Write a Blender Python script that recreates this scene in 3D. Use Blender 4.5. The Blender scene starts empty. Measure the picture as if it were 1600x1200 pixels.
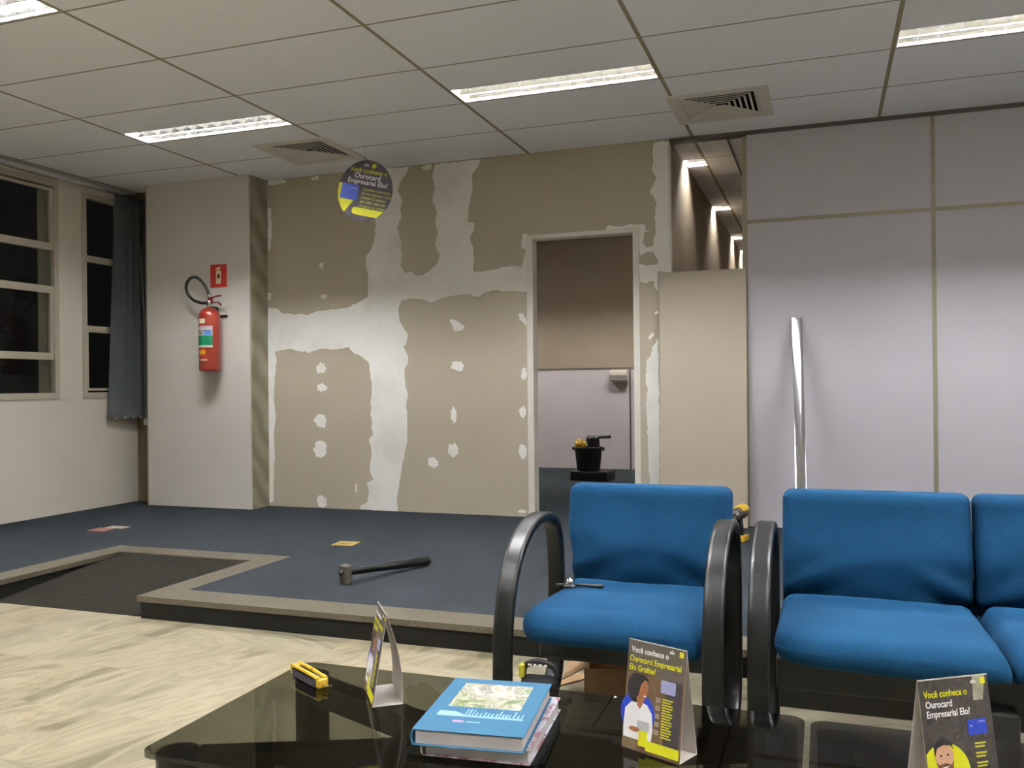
import bpy, bmesh, math, random
from mathutils import Vector, Matrix, noise
from mathutils.geometry import tessellate_polygon
S = bpy.context.scene
COL = S.collection
R = math.radians
PI = math.pi

# ------------------------------------------------------------------ camera, world, exposure
F_PX, YAW, PITCH, ROLL, EYE = 1369.14, -0.3424, 0.0024, -0.0100, 1.0135
cam_data = bpy.data.cameras.new('camera')
cam_data.sensor_fit = 'HORIZONTAL'
cam_data.sensor_width = 36.0
cam_data.lens = F_PX / 1600 * 36.0
cam_data.clip_start = 0.05
camera = bpy.data.objects.new('camera', cam_data)
COL.objects.link(camera)
_fw = Vector((math.sin(YAW) * math.cos(PITCH), math.cos(YAW) * math.cos(PITCH), math.sin(PITCH)))
_r0 = Vector((math.cos(YAW), -math.sin(YAW), 0))
_u0 = _r0.cross(_fw)
_r = math.cos(ROLL) * _r0 + math.sin(ROLL) * _u0
_u = -math.sin(ROLL) * _r0 + math.cos(ROLL) * _u0
_m = Matrix(((_r.x, _u.x, -_fw.x, 0), (_r.y, _u.y, -_fw.y, 0), (_r.z, _u.z, -_fw.z, EYE), (0, 0, 0, 1)))
camera.matrix_world = _m
S.camera = camera

world = bpy.data.worlds.new('night')
S.world = world
world.use_nodes = True
world.node_tree.nodes['Background'].inputs[0].default_value = (0.002, 0.002, 0.002, 1)
world.node_tree.nodes['Background'].inputs[1].default_value = 1.0
S.view_settings.view_transform = 'Standard'
S.view_settings.look = 'None'
S.view_settings.gamma = 1.0
S.view_settings.exposure = 1.08
S.view_settings.use_curve_mapping = False
TUBE_STRENGTH = 150.0          # fluorescent tubes of the ceiling lamps
CORRIDOR_STRENGTH = 420.0

# room numbers (metres): platform level is z = 0, the lobby floor is lower
D = 6.4275        # plane of the back wall
H = 2.81          # ceiling
ZF = -0.11        # marble floor
TX, TY = 1.25, 0.645   # ceiling module
GX0 = -2.133      # one ceiling grid line
XL = -5.92        # left wall
ZT = 0.27         # top of the glass tables

# ------------------------------------------------------------------ materials
def lin(c):
    c = c / 255.0
    return c / 12.92 if c <= 0.04045 else ((c + 0.055) / 1.055) ** 2.4
def rgb(r, g, b):
    return (lin(r), lin(g), lin(b), 1)
class NT:
    def __init__(s, name):
        s.m = bpy.data.materials.new(name)
        s.m.use_nodes = True
        s.t = s.m.node_tree
        s.b = s.t.nodes['Principled BSDF']
        s.out = s.t.nodes['Material Output']
    def n(s, typ, **kw):
        nd = s.t.nodes.new(typ)
        for k, v in kw.items():
            if k.startswith('i_'):
                nd.inputs[k[2:].replace('_', ' ')].default_value = v
            else:
                setattr(nd, k, v)
        return nd
    def l(s, a, b):
        s.t.links.new(a, b)
    def math(s, op, a, b=None, c=None):
        nd = s.n('ShaderNodeMath', operation=op)
        for i, v in enumerate((a, b, c)):
            if v is None: continue
            if isinstance(v, (int, float)): nd.inputs[i].default_value = v
            else: s.l(v, nd.inputs[i])
        return nd.outputs[0]
    def mix(s, fac, a, b, blend='MIX'):
        nd = s.n('ShaderNodeMix', data_type='RGBA', blend_type=blend)
        for i, v in ((0, fac), (6, a), (7, b)):
            if isinstance(v, (int, float)): nd.inputs[i].default_value = v
            elif isinstance(v, tuple): nd.inputs[i].default_value = v
            else: s.l(v, nd.inputs[i])
        return nd.outputs[2]
    def ramp(s, fac, stops, interp='LINEAR'):
        nd = s.n('ShaderNodeValToRGB')
        cr = nd.color_ramp
        cr.interpolation = interp
        while len(cr.elements) < len(stops): cr.elements.new(0.5)
        for e, (p, c) in zip(cr.elements, stops):
            e.position = p; e.color = c
        s.l(fac, nd.inputs[0])
        return nd.outputs[0]
    def noise(s, vec, scale, detail=3, rough=0.5, dist=0.0):
        nd = s.n('ShaderNodeTexNoise')
        nd.inputs['Scale'].default_value = scale
        nd.inputs['Detail'].default_value = detail
        nd.inputs['Roughness'].default_value = rough
        nd.inputs['Distortion'].default_value = dist
        s.l(vec, nd.inputs['Vector'])
        return nd.outputs['Fac']
    def coord(s):
        return s.n('ShaderNodeTexCoord').outputs['Object']
    def bump(s, h, strength=0.2, dist=0.01):
        nd = s.n('ShaderNodeBump')
        nd.inputs['Strength'].default_value = strength
        nd.inputs['Distance'].default_value = dist
        s.l(h, nd.inputs['Height'])
        s.l(nd.outputs[0], s.b.inputs['Normal'])
    def base(s, c):
        if isinstance(c, tuple): s.b.inputs['Base Color'].default_value = c
        else: s.l(c, s.b.inputs['Base Color'])
    def set(s, rough=0.6, metal=0.0, spec=0.5, coat=0.0, sheen=0.0):
        s.b.inputs['Roughness'].default_value = rough
        s.b.inputs['Metallic'].default_value = metal
        s.b.inputs['Specular IOR Level'].default_value = spec
        s.b.inputs['Coat Weight'].default_value = coat
        s.b.inputs['Sheen Weight'].default_value = sheen
MATS = {}
def simple(name, c, rough=0.6, metal=0.0, spec=0.5, var=0.06, scale=12.0, bump=0.0, bscale=60.0, sheen=0.0, coat=0.0):
    """plain surface with a little procedural unevenness in colour and relief"""
    if name in MATS: return MATS[name]
    k = NT(name)
    co = k.coord()
    nz = k.noise(co, scale, 4)
    lo = tuple(max(0, x * (1 - var)) for x in c[:3]) + (1,)
    hi = tuple(min(1, x * (1 + var)) for x in c[:3]) + (1,)
    k.base(k.ramp(nz, [(0.3, lo), (0.7, hi)]))
    k.set(rough, metal, spec, coat, sheen)
    if bump: k.bump(k.noise(co, bscale, 3), bump, 0.004)
    MATS[name] = k.m
    return k.m

def mat_marble():
    k = NT('veined_marble'); co = k.coord()
    warp = k.noise(co, 0.9, 3)
    br = k.n('ShaderNodeTexBrick')
    br.offset = 0.5
    k.l(co, br.inputs['Vector'])
    br.inputs['Color1'].default_value = (0, 0, 0, 1)
    br.inputs['Color2'].default_value = (1, 1, 1, 1)
    br.inputs['Mortar'].default_value = (0.5, 0.5, 0.5, 1)
    br.inputs['Scale'].default_value = 1.0
    br.inputs['Mortar Size'].default_value = 0.0015
    br.inputs['Brick Width'].default_value = 0.8
    br.inputs['Row Height'].default_value = 0.4
    sep = k.n('ShaderNodeSeparateColor'); k.l(br.outputs['Color'], sep.inputs[0])
    rnd = sep.outputs[0]
    ang = k.math('ADD', k.math('MULTIPLY', k.math('GREATER_THAN', rnd, 0.58), 1.25), k.math('MULTIPLY', rnd, 0.7))
    rot = k.n('ShaderNodeVectorRotate', rotation_type='Z_AXIS')
    k.l(co, rot.inputs['Vector']); k.l(ang, rot.inputs['Angle'])
    off = k.n('ShaderNodeVectorMath', operation='ADD')
    k.l(rot.outputs[0], off.inputs[0])
    cmb = k.n('ShaderNodeCombineXYZ'); k.l(k.math('MULTIPLY', rnd, 7.3), cmb.inputs[1]); k.l(cmb.outputs[0], off.inputs[1])
    def wave(scale, dist, dscale):
        w = k.n('ShaderNodeTexWave', wave_type='BANDS', bands_direction='Y')
        w.inputs['Scale'].default_value = scale
        w.inputs['Distortion'].default_value = dist
        w.inputs['Detail'].default_value = 4
        w.inputs['Detail Scale'].default_value = dscale
        k.l(off.outputs[0], w.inputs['Vector'])
        return w.outputs['Fac']
    mp = k.n('ShaderNodeMapping'); k.l(off.outputs[0], mp.inputs['Vector'])
    mp.inputs['Scale'].default_value = (0.8, 3.2, 1.0)
    st = k.noise(mp.outputs[0], 1.7, 5, 0.55, 1.4)
    c = k.ramp(st, [(0.26, rgb(93, 82, 59)), (0.36, rgb(121, 119, 99)), (0.43, rgb(161, 154, 133)), (0.50, rgb(185, 177, 158)), (0.57, rgb(143, 139, 119)), (0.63, rgb(183, 173, 150)), (0.76, rgb(148, 130, 97))])
    w1 = wave(0.5, 9.0, 1.2)
    c = k.mix(0.3, c, k.ramp(w1, [(0.0, rgb(125, 120, 100)), (0.4, rgb(162, 155, 132)), (1.0, rgb(175, 167, 145))]))
    tone = k.ramp(rnd, [(0.0, rgb(175, 175, 152)), (0.5, rgb(198, 190, 169)), (1.0, rgb(202, 183, 152))])
    c = k.mix(0.45, c, tone, 'MULTIPLY')
    brown = k.ramp(k.noise(off.outputs[0], 1.9, 6, 0.65, 1.2), [(0.56, (0, 0, 0, 1)), (0.74, (1, 1, 1, 1))])
    c = k.mix(k.math('MULTIPLY', brown, 0.4), c, rgb(134, 104, 64))
    # thin dark cracks
    cr = k.noise(co, 1.1, 5, 0.55, 0.6)
    d = k.math('ABSOLUTE', k.math('SUBTRACT', cr, 0.5))
    crack = k.math('LESS_THAN', d, 0.0012)
    gate = k.math('GREATER_THAN', warp, 0.55)
    c = k.mix(k.math('MULTIPLY', k.math('MULTIPLY', crack, gate), 0.22), c, rgb(74, 61, 41))
    c = k.mix(k.math('MULTIPLY', br.outputs['Fac'], 0.35), c, rgb(134, 120, 92))
    k.base(c); k.set(0.28, 0, 0.45)
    return k.m

def mat_carpet():
    k = NT('blue_grey_carpet'); co = k.coord()
    a = k.noise(co, 2.2, 4); b = k.noise(co, 180, 2)
    c = k.ramp(a, [(0.3, rgb(40, 43, 45)), (0.7, rgb(46, 50, 53))])
    c = k.mix(0.35, c, k.ramp(b, [(0.35, rgb(27, 29, 32)), (0.65, rgb(62, 66, 69))]))
    wear = k.ramp(k.noise(co, 0.8, 5), [(0.5, (0, 0, 0, 1)), (0.72, (1, 1, 1, 1))])
    c = k.mix(k.math('MULTIPLY', wear, 0.25), c, rgb(56, 59, 61))
    k.base(c); k.set(1.0, 0, 0.0); k.bump(b, 0.5, 0.004)
    return k.m

def mat_granite():
    k = NT('speckled_granite'); co = k.coord()
    a = k.noise(co, 220, 3, 0.7)
    c = k.ramp(a, [(0.36, rgb(66, 61, 51)), (0.5, rgb(89, 82, 69)), (0.64, rgb(107, 99, 85))])
    k.base(c); k.set(0.35, 0, 0.5)
    return k.m

def mat_ceiling():
    k = NT('ceiling_tiles'); co = k.coord()
    sx = k.n('ShaderNodeSeparateXYZ'); k.l(co, sx.inputs[0])
    dx = k.math('PINGPONG', k.math('SUBTRACT', sx.outputs[0], GX0 - 20 * TX), TX / 2)
    dy = k.math('PINGPONG', k.math('SUBTRACT', sx.outputs[1], D - 30 * TY), TY / 2)
    ln = k.math('MAXIMUM', k.math('LESS_THAN', dx, 0.0115), k.math('LESS_THAN', dy, 0.0065))
    nz = k.noise(co, 140, 3)
    c = k.ramp(nz, [(0.3, rgb(240, 241, 244)), (0.7, rgb(248, 249, 252))])
    c = k.mix(ln, c, rgb(158, 147, 122))
    k.base(c); k.set(0.9, 0, 0.2)
    k.bump(k.math('SUBTRACT', nz, k.math('MULTIPLY', ln, 2.0)), 0.25, 0.002)
    return k.m

def mat_board(name, c1, c2):
    k = NT(name); co = k.coord()
    a = k.noise(co, 1.3, 4); b = k.noise(co, 60, 3)
    c = k.mix(0.12, k.ramp(a, [(0.3, c1), (0.7, c2)]), k.ramp(b, [(0.3, c1), (0.7, c2)]))
    k.base(c); k.set(0.85, 0, 0.25); k.bump(b, 0.06, 0.002)
    return k.m

def mat_compound():
    k = NT('joint_compound'); co = k.coord()
    a = k.noise(co, 3.0, 5, 0.6); b = k.noise(co, 24, 4, 0.7)
    c = k.ramp(a, [(0.28, rgb(226, 222, 214)), (0.5, rgb(240, 238, 232)), (0.75, rgb(246, 244, 240))])
    c = k.mix(k.math('MULTIPLY', k.ramp(b, [(0.55, (0, 0, 0, 1)), (0.75, (1, 1, 1, 1))]), 0.3), c, rgb(214, 204, 188))
    k.base(c); k.set(0.9, 0, 0.2); k.bump(b, 0.25, 0.003)
    return k.m

def mat_diag_marble():
    k = NT('grey_green_marble'); co = k.coord()
    rot = k.n('ShaderNodeVectorRotate', rotation_type='X_AXIS'); k.l(co, rot.inputs['Vector'])
    rot.inputs['Angle'].default_value = R(52)
    w = k.n('ShaderNodeTexWave', wave_type='BANDS', bands_direction='Z')
    w.inputs['Scale'].default_value = 1.5; w.inputs['Distortion'].default_value = 8.0; w.inputs['Detail'].default_value = 4
    k.l(rot.outputs[0], w.inputs['Vector'])
    c = k.ramp(w.outputs['Fac'], [(0, rgb(136, 129, 108)), (0.5, rgb(152, 145, 123)), (1, rgb(164, 157, 136))])
    k.base(c); k.set(0.4, 0, 0.4)
    return k.m

def mat_blue():
    k = NT('blue_woven_fabric'); co = k.coord()
    a = k.noise(co, 5, 3); b = k.noise(co, 260, 2)
    c = k.ramp(a, [(0.3, rgb(12, 53, 84)), (0.7, rgb(16, 61, 92))])
    c = k.mix(0.3, c, k.ramp(b, [(0.35, rgb(7, 40, 69)), (0.65, rgb(25, 73, 107))]))
    k.base(c); k.set(0.9, 0, 0.12); k.bump(b, 0.35, 0.002)
    return k.m

def mat_rubber_ramp():
    k = NT('ribbed_black_rubber'); co = k.coord()
    w = k.n('ShaderNodeTexWave', wave_type='BANDS', bands_direction='X'); k.l(co, w.inputs['Vector'])
    w.inputs['Scale'].default_value = 14
    c = k.ramp(w.outputs['Fac'], [(0, rgb(29, 27, 23)), (1, rgb(36, 34, 29))])
    c = k.mix(0.3, c, k.ramp(k.noise(co, 9, 4), [(0.3, rgb(25, 24, 21)), (0.7, rgb(44, 41, 35))]))
    k.base(c); k.set(0.9, 0, 0.05); k.bump(w.outputs['Fac'], 0.4, 0.004)
    return k.m

def mat_glass(name, tint, ior=1.5, rough=0.0, boost=1.0):
    k = NT(name)
    fr = k.n('ShaderNodeFresnel'); fr.inputs['IOR'].default_value = ior
    tr = k.n('ShaderNodeBsdfTransparent')
    nz = k.noise(k.coord(), 30, 2)
    lo = tuple(x * 0.97 for x in tint[:3]) + (1,)
    k.l(k.ramp(nz, [(0.3, lo), (0.7, tint)]), tr.inputs[0])
    gl = k.n('ShaderNodeBsdfGlossy'); gl.inputs['Roughness'].default_value = rough
    mx = k.n('ShaderNodeMixShader')
    front = k.math('SUBTRACT', 1.0, k.n('ShaderNodeNewGeometry').outputs['Backfacing'])
    k.l(k.math('MULTIPLY', k.math('MULTIPLY', fr.outputs[0], boost), front), mx.inputs[0])
    k.l(tr.outputs[0], mx.inputs[1]); k.l(gl.outputs[0], mx.inputs[2])
    k.l(mx.outputs[0], k.out.inputs['Surface'])
    return k.m

def mat_emit(name, c, s):
    k = NT(name)
    k.base((0.8, 0.8, 0.8, 1))
    k.b.inputs['Emission Color'].default_value = c
    k.b.inputs['Emission Strength'].default_value = s
    return k.m

def mat_picture(name, stops, scale=9, dist=1.5):
    """printed picture: blotchy procedural print"""
    k = NT(name); co = k.coord()
    c = k.ramp(k.noise(co, scale, 6, 0.65, dist), stops)
    k.base(c); k.set(0.35, 0, 0.4)
    return k.m

M = dict(
    marble=mat_marble(), carpet=mat_carpet(), granite=mat_granite(), ceiling=mat_ceiling(),
    drywall=mat_board('plasterboard_paper', rgb(180, 169, 151), rgb(188, 177, 159)),
    loose_board=mat_board('bare_board_paper', rgb(188, 176, 160), rgb(195, 183, 167)),
    brown_wall=mat_board('brown_laminate', rgb(150, 138, 122), rgb(160, 148, 132)),
    grey_panel=mat_board('grey_laminate', rgb(196, 190, 194), rgb(204, 198, 202)),
    partition=mat_board('lilac_grey_laminate', rgb(196, 192, 199), rgb(202, 198, 205)),
    white_wall=mat_board('cream_wall_paint', rgb(206, 198, 184), rgb(212, 204, 190)),
    column_panel=mat_board('white_laminate', rgb(206, 200, 192), rgb(212, 206, 198)),
    compound=mat_compound(), diag=mat_diag_marble(), blue=mat_blue(), ramp=mat_rubber_ramp(),
    smoked=mat_glass('smoked_glass', (0.42, 0.425, 0.385, 1), 1.5),
    pane=mat_glass('window_glass', (0.9, 0.92, 0.9, 1), 1.4, 0.0, 0.7),
    clear=mat_glass('clear_acrylic', (0.78, 0.86, 0.84, 1), 1.45),
    tube=mat_emit('lamp_tube_light', (0.975, 0.985, 1.0, 1), TUBE_STRENGTH),
    tube_corridor=mat_emit('corridor_tube_light', (1.0, 0.95, 0.88, 1), CORRIDOR_STRENGTH),
    tube_back=mat_emit('back_room_tube_light', (1.0, 0.95, 0.9, 1), 210.0),
    reflector=simple('satin_aluminium_reflector', (0.88, 0.88, 0.88, 1), 0.22, 1.0, var=0.02),
    louver=simple('bright_louvre_aluminium', (0.92, 0.92, 0.92, 1), 0.22, 1.0, var=0.02),
    lamp_white=simple('lamp_white_enamel', rgb(222, 220, 214), 0.5),
    white_trim=simple('white_paint_trim', rgb(224, 218, 208), 0.5, var=0.03),
    window_paint=simple('window_frame_paint', rgb(176, 168, 150), 0.5, var=0.06, scale=6),
    beige_profile=simple('beige_aluminium_profile', rgb(158, 150, 128), 0.45, 0.1, var=0.04),
    grey_profile=simple('dark_grey_profile', rgb(96, 90, 86), 0.5, var=0.05),
    dark=simple('dark_inside', rgb(40, 38, 36), 0.8),
    black_stone=simple('black_riser_stone', rgb(26, 25, 23), 0.55, 0, 0.15, var=0.15, scale=60),
    brown_wood=simple('brown_corner_wood', rgb(104, 90, 66), 0.6, var=0.2, scale=9),
    blind=simple('grey_blue_blind_fabric', rgb(108, 112, 114), 0.85, var=0.06, scale=40, bump=0.1, bscale=300),
    aluminium=simple('polished_aluminium', (0.8, 0.8, 0.82, 1), 0.08, 1.0, var=0.01, scale=3),
    vent=simple('vent_enamel', rgb(218, 211, 200), 0.55, var=0.04),
    black_pu=simple('black_polyurethane', rgb(15, 15, 14), 0.38, 0, 0.32, var=0.1, scale=30, bump=0.04, bscale=200),
    black_metal=simple('black_painted_steel', rgb(26, 26, 26), 0.45, var=0.1),
    black_plastic=simple('black_plastic', rgb(28, 28, 29), 0.5, var=0.1),
    black_cloth=simple('black_bag_cloth', rgb(26, 26, 28), 0.9, var=0.2, scale=40, bump=0.2, bscale=120),
    rust_steel=simple('worn_steel', rgb(104, 96, 86), 0.5, 0.6, var=0.25, scale=30),
    chrome=simple('chrome', (0.75, 0.73, 0.7, 1), 0.12, 1.0, var=0.03),
    yellow=simple('yellow_plastic', rgb(196, 160, 34), 0.4, var=0.05),
    brass=simple('brass_plate', rgb(172, 148, 78), 0.5, 0.35, var=0.15, scale=40),
    red_paint=simple('red_enamel', rgb(146, 50, 34), 0.28, var=0.05, coat=0.3),
    red_dark=simple('dark_red_lever', rgb(120, 34, 36), 0.4),
    sign_red=simple('red_sign_plate', rgb(178, 44, 34), 0.45, var=0.04),
    cream=simple('cream_print', rgb(236, 226, 190), 0.5, var=0.03),
    white_paper=simple('white_card', rgb(206, 197, 188), 0.7, var=0.03),
    green_print=simple('green_print', rgb(10, 128, 84), 0.45),
    blue_print=simple('light_blue_print', rgb(96, 140, 214), 0.45),
    orange_print=simple('orange_print', rgb(226, 126, 30), 0.45),
    yellow_print=simple('yellow_print', rgb(216, 212, 26), 0.45, var=0.03),
    yellow_dim=simple('dull_yellow_print', rgb(196, 190, 54), 0.5, var=0.05),
    royal=simple('royal_blue_print', rgb(40, 66, 178), 0.4),
    lilac_print=simple('lilac_card_print', rgb(160, 160, 200), 0.45),
    dark_print=simple('charcoal_print', rgb(54, 47, 50), 0.7, var=0.08),
    white_print=simple('white_print', rgb(236, 232, 230), 0.5, var=0.02),
    skin_print=simple('skin_tone_print', rgb(160, 102, 66), 0.5, var=0.12, scale=200),
    skin_light=simple('light_skin_print', rgb(206, 158, 128), 0.5, var=0.12, scale=200),
    hair_print=simple('dark_hair_print', rgb(34, 28, 30), 0.5),
    beard_print=simple('brown_beard_print', rgb(104, 64, 44), 0.5, var=0.15, scale=300),
    jacket_print=simple('brown_jacket_print', rgb(78, 62, 58), 0.5, var=0.1),
    book_blue=simple('sky_blue_cover', rgb(50, 98, 128), 0.5, 0, 0.25, var=0.03),
    pale_blue=simple('pale_blue_print', rgb(140, 172, 190), 0.4, var=0.03),
    pink_print=simple('pink_print', rgb(214, 140, 176), 0.4),
    pages=simple('book_pages', rgb(190, 184, 182), 0.8, var=0.05, scale=300),
    cardboard=simple('brown_cardboard', rgb(150, 118, 84), 0.85, var=0.1, scale=20),
    room_white=simple('lobby_wall_paint', rgb(232, 228, 220), 0.85, var=0.02),
    nylon=simple('clear_nylon', rgb(170, 168, 160), 0.3),
)
M['photo_brown'] = mat_picture('brown_photo_print', [(0.2, rgb(60, 50, 42)), (0.45, rgb(104, 80, 56)), (0.7, rgb(126, 108, 84))], 14)
M['photo_shelf'] = mat_picture('dark_shelf_photo_print', [(0.3, rgb(38, 34, 36)), (0.48, rgb(72, 66, 62)), (0.6, rgb(50, 44, 46)), (0.75, rgb(150, 140, 112))], 26)
M['cover_picture'] = mat_picture('cover_photo_print', [(0.32, rgb(58, 72, 46)), (0.42, rgb(116, 128, 88)), (0.48, rgb(188, 186, 164)), (0.52, rgb(120, 118, 112)), (0.58, rgb(226, 218, 200)), (0.7, rgb(150, 140, 118))], 15, 0.6)
M['cover_mixed'] = mat_picture('mixed_cover_print', [(0.3, rgb(70, 110, 160)), (0.45, rgb(200, 204, 214)), (0.6, rgb(130, 60, 70)), (0.75, rgb(190, 200, 220))], 20, 1.5)

# ------------------------------------------------------------------ mesh helpers
def new(): return bmesh.new()
def link(o):
    COL.objects.link(o); return o
def tag(o, label=None, cat=None, group=None, kind=None):
    if label: o['label'] = label
    if cat: o['category'] = cat
    if group: o['group'] = group
    if kind: o['kind'] = kind
    return o
def empty(name, label, cat, loc=(0, 0, 0), rz=0.0, group=None, rot=None):
    o = link(bpy.data.objects.new(name, None))
    o.empty_display_size = 0.1
    o.location = loc
    o.rotation_euler = rot if rot else (0, 0, rz)
    return tag(o, label, cat, group)
def obj(name, bm, mat, parent=None, smooth=False, label=None):
    me = bpy.data.meshes.new(name)
    bmesh.ops.recalc_face_normals(bm, faces=bm.faces)
    bm.to_mesh(me); bm.free()
    for m in (mat if isinstance(mat, (list, tuple)) else [mat]): me.materials.append(m)
    if smooth:
        for p in me.polygons: p.use_smooth = True
        if smooth == 'auto':
            try: me.set_sharp_from_angle(angle=R(40))
            except Exception: pass
    o = link(bpy.data.objects.new(name, me))
    if parent is not None: o.parent = parent
    if label: o['label'] = label
    return o
def struct(name, bm, mat, label=None, smooth=False):
    o = obj(name, bm, mat, None, smooth)
    o['kind'] = 'structure'
    if label: o['label'] = label
    return o
def box(bm, x0, x1, y0, y1, z0, z1, bev=0.0, seg=2, mi=0):
    r = bmesh.ops.create_cube(bm, size=1)
    vs = r['verts']
    for v in vs:
        v.co = Vector(((x0 + x1) / 2 + v.co.x * (x1 - x0), (y0 + y1) / 2 + v.co.y * (y1 - y0), (z0 + z1) / 2 + v.co.z * (z1 - z0)))
    fs = set(f for v in vs for f in v.link_faces)
    for f in fs: f.material_index = mi
    if bev > 0:
        es = list(set(e for v in vs for e in v.link_edges))
        bmesh.ops.bevel(bm, geom=es, offset=bev, segments=seg, profile=0.5, affect='EDGES')
    return bm
def xform(bm, mat, start=0):
    bm.verts.ensure_lookup_table()
    bmesh.ops.transform(bm, matrix=mat, verts=bm.verts[start:])
def ring_faces(bm, a, b, mi=0):
    n = len(a)
    for i in range(n):
        f = bm.faces.new((a[i], a[(i + 1) % n], b[(i + 1) % n], b[i])); f.material_index = mi
def tube(bm, pts, r, n=10, closed=False, section=None, up=None, caps=True, mi=0):
    """sweep a circle (radius r or one per point) or a 2-D section along a path"""
    pts = [Vector(p) for p in pts]
    N = len(pts)
    rr = r if isinstance(r, (list, tuple)) else [r] * N
    rings = []
    prev_u = Vector(up) if up else None
    for i, p in enumerate(pts):
        if closed: t = pts[(i + 1) % N] - pts[i - 1]
        else: t = pts[min(i + 1, N - 1)] - pts[max(i - 1, 0)]
        t.normalize()
        if prev_u is None:
            prev_u = Vector((0, 0, 1)) if abs(t.z) < 0.9 else Vector((1, 0, 0))
        u = prev_u - t * prev_u.dot(t); u.normalize()
        w = t.cross(u)
        if not up: prev_u = u
        sec = section or [(math.cos(2 * PI * k / n), math.sin(2 * PI * k / n)) for k in range(n)]
        sc = 1.0 if section else rr[i]
        if section and isinstance(r, (list, tuple)): sc = rr[i]
        rings.append([bm.verts.new(p + u * (a * sc) + w * (b * sc)) for a, b in sec])
    for i in range(N - 1): ring_faces(bm, rings[i], rings[i + 1], mi)
    if closed: ring_faces(bm, rings[-1], rings[0], mi)
    elif caps:
        bm.faces.new(rings[0][::-1]).material_index = mi
        bm.faces.new(rings[-1]).material_index = mi
    return bm
def lathe(bm, prof, n=24, axis='Z', loc=(0, 0, 0), mi=0):
    """prof: (radius, height) pairs"""
    loc = Vector(loc)
    rings = []
    for r, h in prof:
        ring = []
        for k in range(n):
            a = 2 * PI * k / n
            c, s = math.cos(a) * max(r, 1e-5), math.sin(a) * max(r, 1e-5)
            v = (c, s, h) if axis == 'Z' else ((h, c, s) if axis == 'X' else (s, h, c))
            ring.append(bm.verts.new(loc + Vector(v)))
        rings.append(ring)
    for i in range(len(rings) - 1): ring_faces(bm, rings[i], rings[i + 1], mi)
    bm.faces.new(rings[0][::-1]).material_index = mi
    bm.faces.new(rings[-1]).material_index = mi
    return bm
def prism(bm, poly, o, U, V, N, t, mi=0):
    """polygon in the U,V plane at o, thickened by t along N"""
    o, U, V, N = Vector(o), Vector(U), Vector(V), Vector(N)
    tris = tessellate_polygon([[Vector((a, b, 0)) for a, b in poly]])
    lo = [bm.verts.new(o + U * a + V * b) for a, b in poly]
    hi = [bm.verts.new(o + U * a + V * b + N * t) for a, b in poly]
    for tr in tris:
        for vs, rev in ((lo, True), (hi, False)):
            tv = [vs[i] for i in tr]
            try: bm.faces.new(tv[::-1] if rev else tv).material_index = mi
            except ValueError: pass
    n = len(poly)
    for i in range(n):
        j = (i + 1) % n
        bm.faces.new((lo[i], lo[j], hi[j], hi[i])).material_index = mi
    return bm
def rrect(x0, x1, y0, y1, r, n=6):
    out = []
    for cx, cy, a0 in ((x1 - r, y1 - r, 0), (x0 + r, y1 - r, 90), (x0 + r, y0 + r, 180), (x1 - r, y0 + r, 270)):
        for k in range(n + 1):
            a = R(a0 + 90 * k / n)
            out.append((cx + r * math.cos(a), cy + r * math.sin(a)))
    return out
def circle(cx, cy, rx, ry=None, n=32, a0=0, a1=360):
    ry = rx if ry is None else ry
    full = abs(a1 - a0) >= 360
    m = n if full else n + 1
    return [(cx + rx * math.cos(R(a0 + (a1 - a0) * k / n)), cy + ry * math.sin(R(a0 + (a1 - a0) * k / n))) for k in range(m)]
def sheet_with_holes(bm, a0, a1, b0, b1, holes, place, t):
    """rectangle in (a,b) with rectangular holes, thickened; place(a,b,c) -> point"""
    A = sorted(set([a0, a1] + [v for h in holes for v in h[:2] if a0 < v < a1]))
    B = sorted(set([b0, b1] + [v for h in holes for v in h[2:] if b0 < v < b1]))
    solid = {}
    for i in range(len(A) - 1):
        for j in range(len(B) - 1):
            ca, cb = (A[i] + A[i + 1]) / 2, (B[j] + B[j + 1]) / 2
            solid[i, j] = not any(h[0] < ca < h[1] and h[2] < cb < h[3] for h in holes)
    vc = {}
    def v(i, j, c):
        if (i, j, c) not in vc: vc[i, j, c] = bm.verts.new(place(A[i], B[j], c * t))
        return vc[i, j, c]
    for (i, j), s in solid.items():
        if not s: continue
        for c in (0, 1):
            bm.faces.new((v(i, j, c), v(i + 1, j, c), v(i + 1, j + 1, c), v(i, j + 1, c)))
        for di, dj, e in ((-1, 0, ((i, j), (i, j + 1))), (1, 0, ((i + 1, j), (i + 1, j + 1))), (0, -1, ((i, j), (i + 1, j))), (0, 1, ((i, j + 1), (i + 1, j + 1)))):
            if not solid.get((i + di, j + dj), False):
                (p, q), (r2, s2) = e
                bm.faces.new((v(p, q, 0), v(r2, s2, 0), v(r2, s2, 1), v(p, q, 1)))
    return bm
def text(name, s, size, o, U, V, N, mat, parent, depth=0.0003, align='LEFT', sx=1.0, bold=0.0):
    cu = bpy.data.curves.new(name, 'FONT')
    cu.body = s; cu.size = size; cu.extrude = depth; cu.align_x = align; cu.resolution_u = 3
    cu.offset = bold * size
    cu.materials.append(mat)
    t = link(bpy.data.objects.new(name, cu))
    U, V, N, o = Vector(U), Vector(V), Vector(N), Vector(o) + Vector(N) * depth
    m = Matrix(((U.x * sx, V.x, N.x, o.x), (U.y * sx, V.y, N.y, o.y), (U.z * sx, V.z, N.z, o.z), (0, 0, 0, 1)))
    bpy.context.view_layer.update()
    me = bpy.data.meshes.new_from_object(t.evaluated_get(bpy.context.evaluated_depsgraph_get()))
    me.name = name
    bpy.data.objects.remove(t)
    t = link(bpy.data.objects.new(name, me))
    if parent is not None: t.parent = parent
    t.matrix_local = m
    return t
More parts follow.
